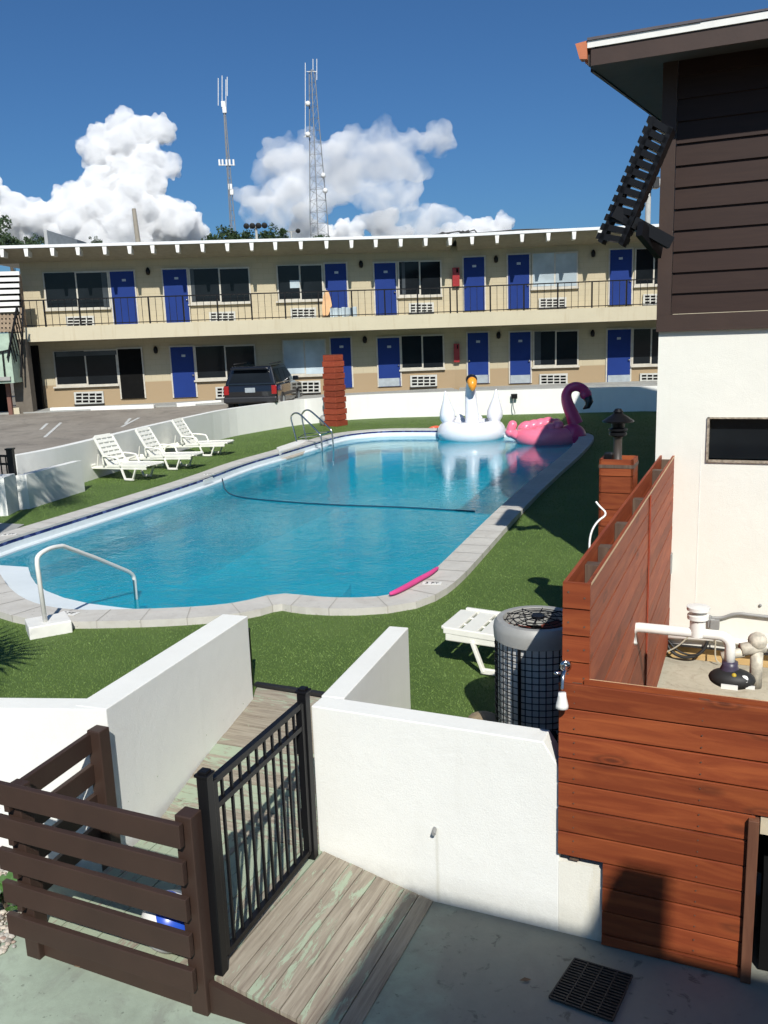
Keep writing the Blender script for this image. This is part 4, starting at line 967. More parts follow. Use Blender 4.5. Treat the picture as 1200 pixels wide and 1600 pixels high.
# yard slab
q = MB(); y0 = fr0+B.to_2d()*.15+A.to_2d()*.1
q.prism([(k.x, k.y) for k in (y0, y0+A.to_2d()*6, cw+A.to_2d()*6, cw+A.to_2d()*.0)], -.9, -.60); q.build('yard_slab', mt_yard, kind='structure')
q = MB(); lp = fr0+B.to_2d()*.14+A.to_2d()*.16; q.prism([lp, lp+A.to_2d()*.72, lp+A.to_2d()*.72+B.to_2d()*1.1, lp+A.to_2d()*4+B.to_2d()*1.1, lp+A.to_2d()*4+B.to_2d()*1.75, lp+B.to_2d()*1.75], -.61, .28); q.build('concrete_ledge', mt_yard, bevel=.02, label='rough beige concrete equipment ledge behind the front plank fence', cat='ledge')
# pump and pipe
pc = G(1143, 1070, .36); pump = thing('pool_pump', 'black pool pump with round gauge behind the red fence', 'pump', pc)
m_ = Matrix.Rotation(R(-24), 3, 'Z')
MB().ball(pc+UP*.05, (.16, .11, .075), 20, 10, m_).build('pump_body', mt_rubber, pump, smooth=True)
MB().lathe([(.075, .05), (.07, .11), (.055, .14), (.055, .17)], pc+Vector((-.01, .02, 0)), 14).build('pump_housing', plain('dark plum plastic', (.05, .04, .07), .4), pump, smooth=True)
MB().lathe([(.032, 0), (.032, .012), (.02, .018)], pc+Vector((.05, -.09, .07)), 16, Matrix.Rotation(R(60), 3, 'X')).build('gauge', mt_pvc, pump)
MB().box(pc+Vector((-.06, -.108, .03)), (.11, .02, .03), R(-24)).box(pc+Vector((.09, -.105, .02)), (.06, .02, .022), R(-24)).build('vent_label', mt_pvc, pump)
MB().ball(pc+Vector((-.015, -.07, .10)), .018, 10, 6).build('knob', plain('yellow knob', (.5, .35, .03), .4), pump, smooth=True)
q = MB(); u_ = pc+Vector((-.01, .03, .12)); tp = u_+UP*.36
pl3 = (pc.x, pc.y+.03, 0)
lf_ = V(990, 984, pl3, -24); rt_ = V(1130, 993, pl3, -24); lf_.z = rt_.z
q.tube([u_, Vector((u_.x, u_.y, rt_.z-.08))]+arc(Vector((u_.x, u_.y, rt_.z-.08))-A*.08, .08, 0, math.pi/2, 6, A, UP)[1:]+[lf_+A*.04]+arc(lf_-UP*.06+A*.04, .06, math.pi/2, math.pi, 5, A, UP)[1:]+[lf_-UP*.12-B*.05], .037, 14)
pv = q.build('pool_pipe', mt_pvc, smooth=True, label='thick white plastic pipe rising from the pump and bending left', cat='pipe')
tj = lf_.lerp(rt_, .72)
q = MB(); q.lathe([(.055, -.02), (.055, .10), (.075, .11), (.075, .14), (.03, .15), (.03, .17), (.08, .175), (.08, .2), (.01, .21)], tj, 14); q.build('pipe_valve', mt_pvc, pv, smooth=True, auto=35)
OFF  # children use the same offset
q = MB()
vp = pc+Vector((.27, .22, -.02))
q.tube([vp-UP*.1, vp+UP*.2], .045, 12); q.tube([vp+Vector((-.12, 0, .2)), vp+Vector((.05, 0, .22))], .05, 12); q.ball(vp+UP*.26, .07, 10, 8); q.tube([vp+Vector((-.25, .03, .14)), vp+Vector((-.1, 0, .18))], .035, 10)
q.build('valve_fitting', plain('stained white fittings', (.55, .5, .4), .6, var=.35, nscale=20), smooth=True, label='stained white valve fittings right of the black pump', cat='valve')

# shower head
sh0 = V(884, 1040, (o0.x, o0.y-.03, 0), -24); sh = thing('outdoor_shower', 'chrome and white shower head on the end of the red fence', 'shower', sh0)
MB().lathe([(.032, 0), (.032, .006), (.02, .012)], sh0, 16, Matrix.Rotation(R(90), 3, 'X')).build('flange', mt_chrome, sh, smooth=True)
q = MB(); e_ = sh0+Vector((-.035, -.10, -.01)); q.tube(smooth_path([sh0, sh0+Vector((-.01, -.06, .01)), e_, e_+Vector((-.01, -.03, -.07))]), .009, 8); q.ball(e_+Vector((-.03, 0, .01)), (.02, .012, .01), 8, 6); q.build('shower_arm', mt_chrome, sh, smooth=True)
hd = e_+Vector((-.012, -.035, -.085)); MB().lathe([(.02, 0), (.022, -.02), (.033, -.07), (.034, -.085), (.01, -.088)], hd, 16).build('shower_head', mt_pvc, sh, smooth=True)

# drain grate
gq = [G(x, y, -.446) for x, y in ((898, 1500), (988, 1527), (957, 1597), (858, 1560))]
dg = thing('drain_grate', 'rectangular dark drain grate set in the shaded concrete', 'grate', gq[0])
MB().add([p+UP*.001 for p in gq], [(0, 1, 2, 3)]).build('drain_pit', mt_dark, dg)
q = MB()
for k in range(17):
    t = k/16; q.beam(gq[0].lerp(gq[3], t)+UP*.008, gq[1].lerp(gq[2], t)+UP*.008, .009, .01)
for k in range(5):
    t = k/4; q.beam(gq[0].lerp(gq[1], t)+UP*.0085, gq[3].lerp(gq[2], t)+UP*.0085, .007, .011)
q.build('grate_bars', plain('rusty dark iron', (.045, .04, .035), .7, .3, var=.3, nscale=30), dg)

# ================================================================== air conditioner condenser
acp = Vector((1.03, 5.66, 0)); ac = thing('condenser_unit', 'round grey air conditioner condenser with wire cage beside the fence', 'air conditioner', acp)
ht = .98
MB().lathe([(.275, .05), (.275, ht-.13), (.25, ht-.13)], acp, 40).build('coil', plain('silver fins', (.60, .60, .58), .6, .1, var=.1), ac, smooth=True, auto=40)
q = MB()
for k in range(17):
    z_ = .06+k*(ht-.24)/16; q.tube([acp+Vector((.297*math.cos(a), .297*math.sin(a), z_)) for a in [2*math.pi*j/32 for j in range(33)]], .0035, 4, cap=False)
for k in range(40):
    a = 2*math.pi*k/40; c_ = acp+Vector((.293*math.cos(a), .293*math.sin(a), 0)); q.tube([c_+UP*.05, c_+UP*(ht-.13)], .0035, 4, cap=False)
for k in range(4):
    a = R(-125)+math.pi/2*k; c_ = acp+Vector((.295*math.cos(a), .295*math.sin(a), 0)); q.beam(c_+UP*.03, c_+UP*(ht-.13), .02, .02, up=Vector((0, 1, 0)))
q.build('wire_cage', mt_blackm, ac)
MB().lathe([(.302, ht-.13), (.306, ht-.06), (.300, ht-.025), (.280, ht), (.240, ht), (.232, ht-.03), (.225, ht-.13), (.302, ht-.13)][:-1], acp, 40).build('top_shroud', plain('grey painted steel shroud', (.33, .33, .31), .5, .1, var=.12), ac, smooth=True, auto=50)
q = MB()
for k in range(5): 
    r_ = .045+k*.042; q.tube([acp+Vector((r_*math.cos(a), r_*math.sin(a), ht-.005+.02*(1-r_/.23))) for a in [2*math.pi*j/28 for j in range(29)]], .003, 4, cap=False)
for k in range(10):
    a = math.pi*2*k/10; q.tube([acp+Vector((.03*math.cos(a), .03*math.sin(a), ht+.015)), acp+Vector((.235*math.cos(a), .235*math.sin(a), ht-.004))], .004, 4)
q.lathe([(.045, 0), (.045, .02)], acp+UP*(ht+.0), 14)
q.build('fan_guard', mt_blackm, ac)
q = MB()
for k in range(3):
    a0_ = 2*math.pi*k/3+.3; pts_ = [acp+Vector((r_*math.cos(a0_+da), r_*math.sin(a0_+da), ht-.09+dz_)) for r_, da, dz_ in ((.04, 0, 0), (.2, -.3, -.02), (.21, .35, .03), (.05, .7, .02))]
    q.extr(pts_, (0, 0, .004))
q.build('fan_blade', plain('rust red fan blades', (.22, .05, .03), .5), ac)
MB().lathe([(.224, ht-.14), (.01, ht-.14)], acp, 24).build('fan_well', mt_dark, ac)
MB().box(acp+Vector((0, 0, .025)), (.75, .75, .05), R(-24)).build('concrete_pad', mt_walk, label='square grey concrete pad under the condenser unit', cat='pad')
q = MB(); q.tube(smooth_path([acp+Vector((.02, -.31, .22)), acp+Vector((-.02, -.36, .15)), acp+Vector((-.1, -.40, .05)), acp+Vector((-.2, -.5, .03))]), .02, 8); q.box(acp+Vector((.03, -.32, .26)), (.07, .05, .05)); q.build('refrigerant_line', mt_rubber, ac, smooth=True)
# planter-like tan stone beside it
q = MB(); tp_ = G(752, 1128, .02); q.ball(tp_+Vector((.02, .0, 0)), (.13, .17, .05), 14, 8); q.build('flat_stone', plain('tan stone', (.30, .23, .14), .9, var=.3), smooth=True, label='flat tan stone on the turf left of the condenser unit', cat='stone')

# ================================================================== loungers
def make_lounger(back_deg=58):
    r_ = thing('sun_lounger', 'white plastic lounger', 'lounger', (0, 0, 0), local=True)
    # local x along the lounger towards the foot, y across
    def slab(mb, p, d, up, length, w, th, slots, headround=True):
        """slotted panel starting at p, along d"""
        y_ = Vector((0, 1, 0)); seg_ = length/(slots+1); sw = .032
        for k in range(slots+1):
            a = p+d*(k*seg_+(sw/2 if k else 0)); b = p+d*((k+1)*seg_-(sw/2 if k < slots else 0))
            ww = w*(.42 if (k == slots and headround) else .5)
            ws = w*.5
            mb.hexa([a-y_*ws, b-y_*ww, b+y_*ww, a+y_*ws, a-y_*ws+up*th, b-y_*ww+up*th, b+y_*ww+up*th, a+y_*ws+up*th])
        for s_ in (-1, 1):
            mb.beam(p+y_*(s_*(w/2+.0))+up*th*.45, p+d*(length*.96)+y_*(s_*(w/2-.01))+up*th*.45, .045, .06, up=up)
            mb.beam(p+y_*(s_*.09)+up*th*.45, p+d*(length*.99)+y_*(s_*.09)+up*th*.45, .02, .02, up=up)
    q = MB(); slab(q, Vector((.70, 0, .31)), Vector((1, 0, .03)).normalized(), UP, 1.22, .60, .03, 5); q.build('seat', mt_plas, r_, bevel=.008)
    bd = Vector((-math.cos(R(back_deg)), 0, math.sin(R(back_deg)))); bu = Vector((math.sin(R(back_deg)), 0, math.cos(R(back_deg))))
    q = MB(); slab(q, Vector((.74, 0, .33)), bd, bu, .80, .60, .03, 6); q.build('backrest', mt_plas, r_, bevel=.008)
    q = MB()
    for s_ in (-1, 1): q.beam((.0, s_*.29, .27), (1.85, s_*.29, .30), .04, .07)
    q.beam((0.02, -.29, .27), (.02, .29, .27), .05, .06); q.box((.30, 0, .24), (.50, .5, .02)); q.build('frame', mt_plas, r_, bevel=.01)
    for s_ in (-1, 1):
        q = MB(); y_ = s_*.31
        q.beam((1.12, y_, .29), (1.22, y_, .02), .035, .055, up=Vector((0, 1, 0))); q.beam((1.56, y_, .29), (1.44, y_, .02), .035, .055, up=Vector((0, 1, 0))); q.beam((1.19, y_, .03), (1.47, y_, .03), .035, .05); q.build('leg', mt_plas, r_, bevel=.008)
        q = MB(); q.beam((.10, y_, .28), (.0, y_*1.02, .0), .04, .05, up=Vector((0, 1, 0))); q.beam((.10, y_, .28), (.34, y_, .36), .035, .04); q.build('leg', mt_plas, r_, bevel=.008)
        q = MB(); q.tube(smooth_path([(.62, s_*.33, .32), (.60, s_*.34, .53), (.66, s_*.34, .56), (1.0, s_*.34, .53), (1.06, s_*.33, .50), (1.12, s_*.32, .32)], 1), .022, 8); q.build('armrest', mt_plas, r_, smooth=True)
        q = MB(); q.beam((.34, s_*.24, .30), (.40, s_*.24, .58), .02, .03, up=Vector((0, 1, 0))); q.build('prop', mt_plas, r_)
    return r_
l0 = make_lounger(59)
lps = [((-6.58, 19.62), -26, 'white slatted lounger nearest the short wall, leftmost of three'), ((-6.06, 20.90), -18, 'middle white lounger of the three along the curved wall'), ((-5.74, 23.10), -13, 'rightmost white lounger of the three, furthest from the gate')]
for i, ((x, y), an_, lb) in enumerate(lps):
    o = l0 if i == 0 else copy_tree(l0)
    o.location = (x, y, .015); o.scale = (.95, .95, .95); o.rotation_euler = (0, 0, R(an_)); o['label'] = lb; o['group'] = 'white loungers on the turf'
l4 = make_lounger(14); l4['label'] = 'white lounger lying flat behind the condenser unit'; l4['group'] = 'white loungers on the turf'
l4.location = (.78+.80*1.60, 7.42-.60*1.60+.33, .01); l4.rotation_euler = (0, 0, R(180-26))
for ch in list(l4.children):
    if ch.name.startswith('armrest'): bpy.data.objects.remove(ch); l4.scale = (.86, .98, 1)

# ================================================================== pool rails and small things
q = MB()
p0 = G(74, 974, .10); p1 = G(213, 936, WL); dd = (p1-p0); dd.z = 0; an_ = math.degrees(math.atan2(dd.y, dd.x))
def rp(x, y): return V(x, y, p0, an_)
gr = thing('grab_rail', 'white bent pipe handrail at the pool entry steps', 'handrail', p0)
path = [rp(71, 972), rp(58, 882)]+smooth_path([rp(58, 882), rp(58, 868), rp(78, 856), rp(98, 853)], 2)[1:-1]+[rp(98, 853), rp(150, 872), rp(198, 892)]+smooth_path([rp(198, 892), rp(208, 898), rp(210, 906)], 2)[1:]+[rp(213, 938)]
path[-1] = path[-1]-UP*.5
MB().tube(path, .024, 14).build('rail', mt_pvc, gr, smooth=True)
bx = [G(x, y, .0) for x, y in ((48, 990), (80, 992), (106, 975), (75, 973))]
q = MB(); c = G(76, 978, .06); q.box((c.x, c.y, .06), (.42, .36, .14), R(28)); q.build('rail_base', mt_whitep, gr, bevel=.012)
lr = thing('pool_ladder', 'pair of polished steel ladder rails at the pool edge', 'ladder', G(470, 690))
for (pts_, s_) in (([(464,692),(456,660),(454,652),(458,646),(464,645),(470,648),(498,676),(502,682),(504,712)], 0), ([(478,686),(472,655),(471,648),(475,642),(481,640),(488,644),(514,668),(519,674),(521,704)], 1)):
    a = G(*pts_[0], .08); ang_ = -38
    w3 = [V(x, y, a, ang_) for x, y in pts_]; w3 = [w3[0]-UP*.1]+smooth_path(w3, 2)
    MB().tube(w3, .024, 10).build('rail', mt_chrome, lr, smooth=True)
a = G(464, 690, .08); b = G(478, 686, .08)
q = MB()
ra = [V(466, 684, a, -38), V(500, 680, a, -38)]
q.tube([ra[0], ra[1]], .012, 6); rb2 = [V(476, 678, b, -38), V(518, 674, b, -38)]; q.tube([rb2[0], rb2[1]], .012, 6); q.tube([ra[1], rb2[1]], .014, 6); q.tube([ra[0], rb2[0]], .014, 6); q.build('cross_bar', mt_chrome, lr)
q = MB(); q.prism([G(x, y, .1).to_2d() for x, y in ((432,700),(468,688),(482,688),(470,694),(436,706))], .0, .12); q.build('anchor_block', mt_whitep, bevel=.02, label='white concrete anchor block under the ladder rails', cat='block')
q = MB(); mpnt = [(429,712),(440,703),(455,702),(470,699),(479,702),(474,709),(462,713),(448,717),(434,717)]
q.prism([G(x, y, -.10).to_2d() for x, y in mpnt], WL-.02, WL+.03); q.build('step_mat', plain('pebbled tan mat', (.42, .37, .30), .9, var=.3, nscale=20, bmp=.6, bscale=20), bevel=.01, label='scalloped tan mat floating by the pool edge beside the ladder', cat='mat')
# underwater hose and floating cord
def wG(x, y): return G(x, y, WL+.012)
MB().tube(smooth_path([G(347, 747, .0)]+[wG(x, y) for x, y in ((348,752),(352,768),(372,777),(430,783),(520,789),(620,792),(690,796),(742,799))], 2), .014, 6).build('pool_hose', plain('dark blue hose', (.01, .05, .09), .4), label='dark hose floating across the middle of the pool', cat='hose')
# pink noodle
npx = [(684,887),(672,896),(655,905),(636,916),(618,925),(609,928)]
MB().tube(smooth_path([G(x, y, .12) for x, y in npx], 2), [.010+.022*math.sin(math.pi*(k+.5)/24)**.6 for k in range(24)], 12).build('pool_noodle', plain('hot pink foam', (.62, .06, .24), .7, var=.08), smooth=True, label='pink foam noodle lying along the near right pool edge', cat='pool noodle')
# depth markers
def marker(px, py, text, size, ang, lb, z=.0862, upright=None, col=(.02, .02, .02)):
    c = G(px, py, z); t_ = thing('depth_marker', lb, 'sign tile', c); d = Vector((math.cos(R(ang)), math.sin(R(ang)), 0)); s_ = Vector((-d.y, d.x, 0))
    h = .055; w_ = .11
    MB().hexa([c-d*w_-s_*h-UP*.004, c+d*w_-s_*h-UP*.004, c+d*w_+s_*h-UP*.004, c-d*w_+s_*h-UP*.004, c-d*w_-s_*h, c+d*w_-s_*h, c+d*w_+s_*h, c-d*w_+s_*h]).build('tile', mt_whitep, t_)
    cu_ = bpy.data.curves.new('marker_text', 'FONT'); cu_.body = text; cu_.size = size; cu_.align_x = 'CENTER'; cu_.align_y = 'CENTER'; cu_.extrude = .001
    cu_.materials.append(plain('tile lettering', col, .5, bmp=0)); tmp_ = bpy.data.objects.new('tmp', cu_); me_t = bpy.data.meshes.new_from_object(tmp_); bpy.data.objects.remove(tmp_); o = bpy.data.objects.new('lettering', me_t); COL.objects.link(o); o.parent = t_; o.location = (0, 0, .003); o.rotation_euler = (0, 0, R(ang))
marker(675, 911, '3 FT', .09, -10, 'white depth tile in the coping beside the pink noodle', z=.088)
marker(107, 958, '3 FT', .08, -20, 'white depth tile in the coping beside the handrail base', z=.088)
marker(326, 741, '5 FT', .09, 20, 'white depth tile in the coping on the left side of the pool', z=.088)
marker(14, 835, '4 FT', .09, 12, 'white depth tile in the coping at the left edge near the paving', z=.088)
# upright tiles in the blue band, left side
for x0, x1, y_, lb in ((318, 332, 748, 'upright white depth tile in the blue tile band by the hose'),):
    a = G(x0, y_+2, .045); b = G(x1, y_-3, .045); nn = Vector((b.y-a.y, -(b.x-a.x), 0)).normalized()*.006
    MB().hexa([a+nn-UP*.05, b+nn-UP*.05, b-nn-UP*.05, a-nn-UP*.05, a+nn, b+nn, b-nn, a-nn]).build('depth_tile', mt_whitep, label=lb, cat='sign tile')

# red pillar
rp0 = G(525, 665); rpp = thing('red_pillar', 'square red stained board pillar on the far lawn', 'pillar', rp0)
q = MB(); hh_ = 2.42; s_ = .27; zz = 0; k = 0
while zz < hh_-.02:
    ss = s_-.03*zz/hh_+(.02 if k % 2 == 0 else 0)
    q.box((rp0.x, rp0.y, zz+.092), (2*ss, 2*ss, .182), R(52)); zz += .2; k += 1
q.build('pillar_board', mt_wood_p, rpp, bevel=.008)
MB().box((rp0.x, rp0.y, hh_/2), (2*s_-.07, 2*s_-.07, hh_-.03), R(52)).build('pillar_core', plain('dark red shadow gap', (.10, .02, .012), .7), rpp)
q = MB(); q.ball(rp0+Vector((-.42, .1, .18)), (.16, .14, .2), 12, 8); q.build('grey_round_object', mt_grey, smooth=True, label='small grey rounded object at the foot of the red pillar', cat='lamp')  # plain grey rock-like object, not a lamp

# ================================================================== inflatables
def infl(name, col, rough=.28):
    m, t, b = newmat(name); v = objc(t); b.inputs['Base Color'].default_value = (*col, 1); b.inputs['Roughness'].default_value = rough; b.inputs['Coat Weight'].default_value = .3
    b.inputs['Subsurface Weight'].default_value = .15; b.inputs['Subsurface Radius'].default_value = (.1, .08, .08); b.inputs['Subsurface Scale'].default_value = .1
    bump(t, b, noise(t, v, 5, 4), .15, .03); return m
mt_sw = infl('white vinyl', (.78, .79, .83)); mt_or = infl('orange vinyl', (.85, .33, .03)); mt_bk = infl('black vinyl', (.012, .012, .015)); mt_pk = infl('pink vinyl', (.88, .20, .30)); mt_pk2 = infl('shaded pink vinyl', (.62, .05, .17)); mt_rd = infl('orange red vinyl', (.75, .12, .06))  # deeper pink puts the shade on neck, head and breast into the colour
sc0 = G(738, 686, WL); sc0 = Vector((sc0.x, sc0.y+.25, WL))
sw = thing('swan_float', 'giant white swan pool float with orange beak', 'pool float', sc0)
def torus(mb, c, R1, r1, z0=0, n1=48, n2=16, ry=1.0, flat=1.0):
    mb.tube([Vector((c.x+R1*math.cos(a), c.y+R1*ry*math.sin(a), c.z+z0)) for a in [2*math.pi*k/n1 for k in range(n1+1)]], r1, n2, cap=False, flat=flat)
q = MB(); torus(q, sc0, .68, .33, .20, ry=.95); q.build('ring', mt_sw, sw, smooth=True)
MB().lathe([(.05, .1), (.55, .1), (.55, .13), (.05, .13)], sc0, 30).build('ring_floor', mt_sw, sw)
ny = sc0.y-.30
nk = smooth_path([(sc0.x-.0, ny-.05, WL+.30), (sc0.x-.0, ny+.02, WL+.75), (sc0.x-.02, ny+.14, WL+1.15), (sc0.x-.02, ny+.12, WL+1.48), (sc0.x-.01, ny-.0, WL+1.66)], 2)
kk = len(nk); MB().tube(nk, [.24-.115*(i/(kk-1))**.8 for i in range(kk)], 16).build('neck', mt_sw, sw, smooth=True)
hc = Vector((sc0.x-.01, ny-.03, WL+1.70)); MB().ball(hc, (.155, .18, .17), 18, 12).build('head', mt_sw, sw, smooth=True)
MB().ball(hc+Vector((0, -.02, .035)), (.170, .17, .165), 18, 12).build('face_patch', mt_bk, sw, smooth=True)
q = MB(); q.tube([hc+Vector((0, -.06, .02)), hc+Vector((0, -.18, -.02)), hc+Vector((0, -.26, -.12)), hc+Vector((0, -.27, -.24)), hc+Vector((0, -.26, -.28))], [.13, .145, .125, .07, .02], 16); q.build('beak', mt_or, sw, smooth=True)
for s_ in (-1, 1):
    m_ = Matrix.Rotation(R(4*s_), 3, 'Y'); MB().lathe([(.03, 0), (.16, .05), (.235, .20), (.23, .36), (.16, .56), (.085, .76), (.045, .94), (.02, 1.0), (.004, 1.01)], sc0+Vector((s_*.68, -.02, .42)), 18, m_).build('wing', mt_sw, sw, smooth=True)
    MB().ball(sc0+Vector((s_*.27, .72, .42)), (.17, .16, .24), 14, 10).build('tail', mt_sw, sw, smooth=True)
rd = G(676, 674, WL); q = MB(); q.tube(smooth_path([rd+Vector((-.10, 0, .03)), rd+Vector((.0, -.05, .09)), rd+Vector((.12, 0, .10)), rd+Vector((.24, .1, .06))]), [.03]*2+[.07]*20 if False else .09, 10); q.build('pool_toy', mt_rd, smooth=True, label='small orange red pool toy left of the white swan float', cat='pool toy')

fc = G(853, 692, WL); fc = Vector((fc.x, fc.y+.15, WL)); fl = thing('flamingo_float', 'giant pink flamingo pool float with curved neck', 'pool float', fc)
q = MB(); torus(q, fc+Vector((.08, 0, 0)), .66, .27, .16, ry=.8); q.build('ring', mt_pk, fl, smooth=True)
MB().ball(fc+Vector((.1, 0, .16)), (.75, .6, .12), 24, 8).build('ring_floor', mt_pk, fl, smooth=True)
MB().ball(fc+Vector((.70, -.30, .20)), (.37, .36, .33), 20, 12).build('breast', mt_pk2, fl, smooth=True)
q = MB()
for k in range(5): q.ball(fc+Vector((-.45+k*.18, -.35+.02*k, .26+.05*k)), (.20, .24, .15), 16, 10, Matrix.Rotation(R(-25), 3, 'Y'))
q.build('wing', mt_pk, fl, smooth=True)
q = MB()
for k in range(5): q.ball(fc+Vector((-.50+k*.2, .35, .40+.03*k-(k > 3)*.08)), (.24, .22, .16), 16, 10, Matrix.Rotation(R(-30), 3, 'Y'))
q.build('wing', mt_pk, fl, smooth=True)
q = MB(); q.tube(smooth_path([fc+Vector((-.45, 0, .2)), fc+Vector((-.8, -.05, .2)), fc+Vector((-.98, -.05, .35)), fc+Vector((-.92, -.05, .50))]), .13, 12); q.ball(fc+Vector((-.91, -.05, .52)), .13, 12, 8); q.ball(fc+Vector((-.98, -.05, .31)), .14, 12, 8); q.build('tail', mt_pk, fl, smooth=True)
def fV(x, y): return V(x, y, (fc.x+.8, fc.y-.1, 0), -8)
nk = smooth_path([fV(899, 662), fV(895, 650), fV(887, 632), fV(884, 618), fV(889, 607), fV(900, 603), fV(911, 607), fV(917, 616)], 2); kk = len(nk)
MB().tube(nk, [.22-.09*min(1, i/(kk*.5)) for i in range(kk)], 16).build('neck', mt_pk2, fl, smooth=True)
MB().ball(fV(915, 616), (.17, .14, .15), 16, 10).build('head', mt_pk2, fl, smooth=True)
q = MB(); q.tube([fV(917, 620), fV(921, 628), fV(918, 635), fV(911, 639)], [.13, .11, .08, .02], 14); q.build('beak', mt_bk, fl, smooth=True)

# beach ball behind the brown rails
bl = G(266, 1441, -.12); bb_ = thing('beach_ball', 'red, white and blue beach ball on the deck behind the brown rails', 'ball', (bl.x, bl.y, ZP))
def ballmat():
    m, t, b = newmat('ball panels'); v = objc(t); sx = t.nodes.new('ShaderNodeSeparateXYZ')
    mp_ = mapping(t, v, (1, 1, 1), (R(35), R(20), R(100))); t.links.new(mp_, sx.inputs[0])
    an = mth(t, 'ARCTAN2', sx.outputs['Y'], sx.outputs['X']); fr_ = mth(t, 'MULTIPLY_ADD', an, 1/(2*math.pi), .5)
    r = t.nodes.new('ShaderNodeValToRGB'); r.color_ramp.interpolation = 'CONSTANT'; e = r.color_ramp.elements
    cols = [(0, (.78, .78, .76)), (.17, (.6, .02, .03)), (.33, (.78, .78, .76)), (.5, (.02, .08, .5)), (.67, (.78, .78, .76)), (.83, (.6, .02, .03))]
    while len(e) < 6: e.new(.5)
    for k, (p_, c_) in enumerate(cols): e[k].position = p_; e[k].color = (*c_, 1)
    t.links.new(fr_, r.inputs[0]); t.links.new(r.outputs[0], b.inputs['Base Color']); b.inputs['Roughness'].default_value = .3; return m
q = MB(); q.ball((0, 0, 0), .155, 28, 18); me_b = q.build('ball_skin', ballmat(), None, smooth=True); me_b.location = (0, 0, .145); me_b.parent = bb_
for v_ in me_b.data.vertices: v_.co.z -= .145
me_b.location = (0, 0, .147)

# ================================================================== SUV
def suv():
    c = parkG(394, 650); base = Vector((c.x, c.y, 0)); base = V(393, 640, (0, 29.5, 0), 0); base.z = pz(base.x, 29.5)-.09
    s = thing('parked_car', 'black sport utility car parked nose first by the motel', 'car', base, R(-8), local=True); s.scale = (1.04, .84, .99)
    blk = plain('black car paint', (.010, .011, .014), .18, .3, var=.1, bmp=0, coat=1)
    q = MB()
    low = [(0, .42), (-.02, .75), (.03, .98), (1.2, 1.0), (3.2, .98), (4.35, .86), (4.5, .62), (4.5, .35), (3.95, .32), (.5, .32), (.05, .34)]
    q.extr([(-.9, y, z) for y, z in low], (1.8, 0, 0)); q.build('body', blk, s, bevel=.06)
    def ring(y, hw, z): return [(-hw, y, z), (hw, y, z)]
    q = MB(); bot = [(-.86, .03, .97), (.86, .03, .97), (.86, 3.35, .97), (-.86, 3.35, .97)]; top = [(-.68, .34, 1.60), (.68, .34, 1.60), (.68, 2.45, 1.62), (-.68, 2.45, 1.62)]
    q.hexa(bot+top); q.build('cabin', blk, s, bevel=.05)
    def lerp(a, b, t): return tuple(a[i]+(b[i]-a[i])*t for i in range(3))
    def pane(p0, p1, p2, p3, out):
        o_ = Vector(out); m_ = MB(); m_.hexa([Vector(k)+o_*.002 for k in (p0, p1, p2, p3)]+[Vector(k)+o_*.008 for k in (p0, p1, p2, p3)]); m_.build('window', mt_glass, s)
    b0, b1, t1, t0 = bot[0], bot[1], top[1], top[0]
    pane(lerp(lerp(b0, b1, .08), t0, .12), lerp(lerp(b1, b0, .08), t1, .12), lerp(lerp(b1, b0, .12), lerp(t1, t0, .12), .86), lerp(lerp(b0, b1, .12), lerp(t0, t1, .12), .86), (0, -1, .45))
    for sx_ in (-1, 1):
        def sp3(y, z):
            f_ = (z-.97)/.64; return (sx_*(.86-.18*f_), y, z)
        for y0, y1, y2, y3 in ((.28, .98, 1.0, .42), (1.06, 1.78, 1.76, 1.08), (1.86, 3.0, 2.38, 1.84)):
            pane(sp3(y0, 1.03), sp3(y1, 1.03), sp3(y2, 1.50), sp3(y3, 1.50), (sx_, 0, .3))
        q = MB(); q.tube([(sx_*.6, .45, 1.67), (sx_*.6, 2.2, 1.68)], .022, 8); q.build('roof_rail', mt_rubber, s, smooth=True)
        q = MB(); q.box((sx_*1.0, 2.75, 1.08), (.2, .1, .16)); q.build('mirror', blk, s, bevel=.03)
        q = MB(); q.box((sx_*.80, -.02, .80), (.17, .07, .30)); q.build('tail_light', plain('red lens', (.30, .01, .01), .2, coat=.5, bmp=0), s, bevel=.02)
        q = MB(); q.box((sx_*.905, 1.9, .60), (.03, 2.6, .10)); q.build('side_trim', plain('grey trim', (.08, .075, .07), .5), s, bevel=.01)
        for y in (.85, 3.55):
            m_ = Matrix.Rotation(R(90), 3, 'Y'); w_ = MB().lathe([(.20, -.11), (.33, -.10), (.35, -.06), (.35, .06), (.33, .10), (.20, .11)], (sx_*.82, y, .35), 28, m_).build('wheel', mt_rubber, s, smooth=True, auto=40)
            MB().lathe([(.02, -.115), (.2, -.112), (.2, .112), (.02, .115)], (sx_*.82, y, .35), 20, m_).build('rim', mt_kick, w_, smooth=True, auto=30)
    MB().box((0, -.06, .48), (1.78, .16, .20)).build('bumper', plain('dark bumper', (.02, .02, .022), .4), s, bevel=.04)
    MB().box((0, -.035, .80), (.34, .02, .16)).build('license_plate', mt_kick, s, bevel=.005)
    MB().box((-.02, .10, 1.53), (1.2, .18, .04)).build('spoiler', blk, s, bevel=.015)
    MB().lathe([(.075, 0), (.075, .004)], (-.60, .12, 1.15), 14, Matrix.Rotation(R(65), 3, 'X')).build('sticker', mt_curt, s)
    return s
suv()
pk_ = parkG(398, 640)

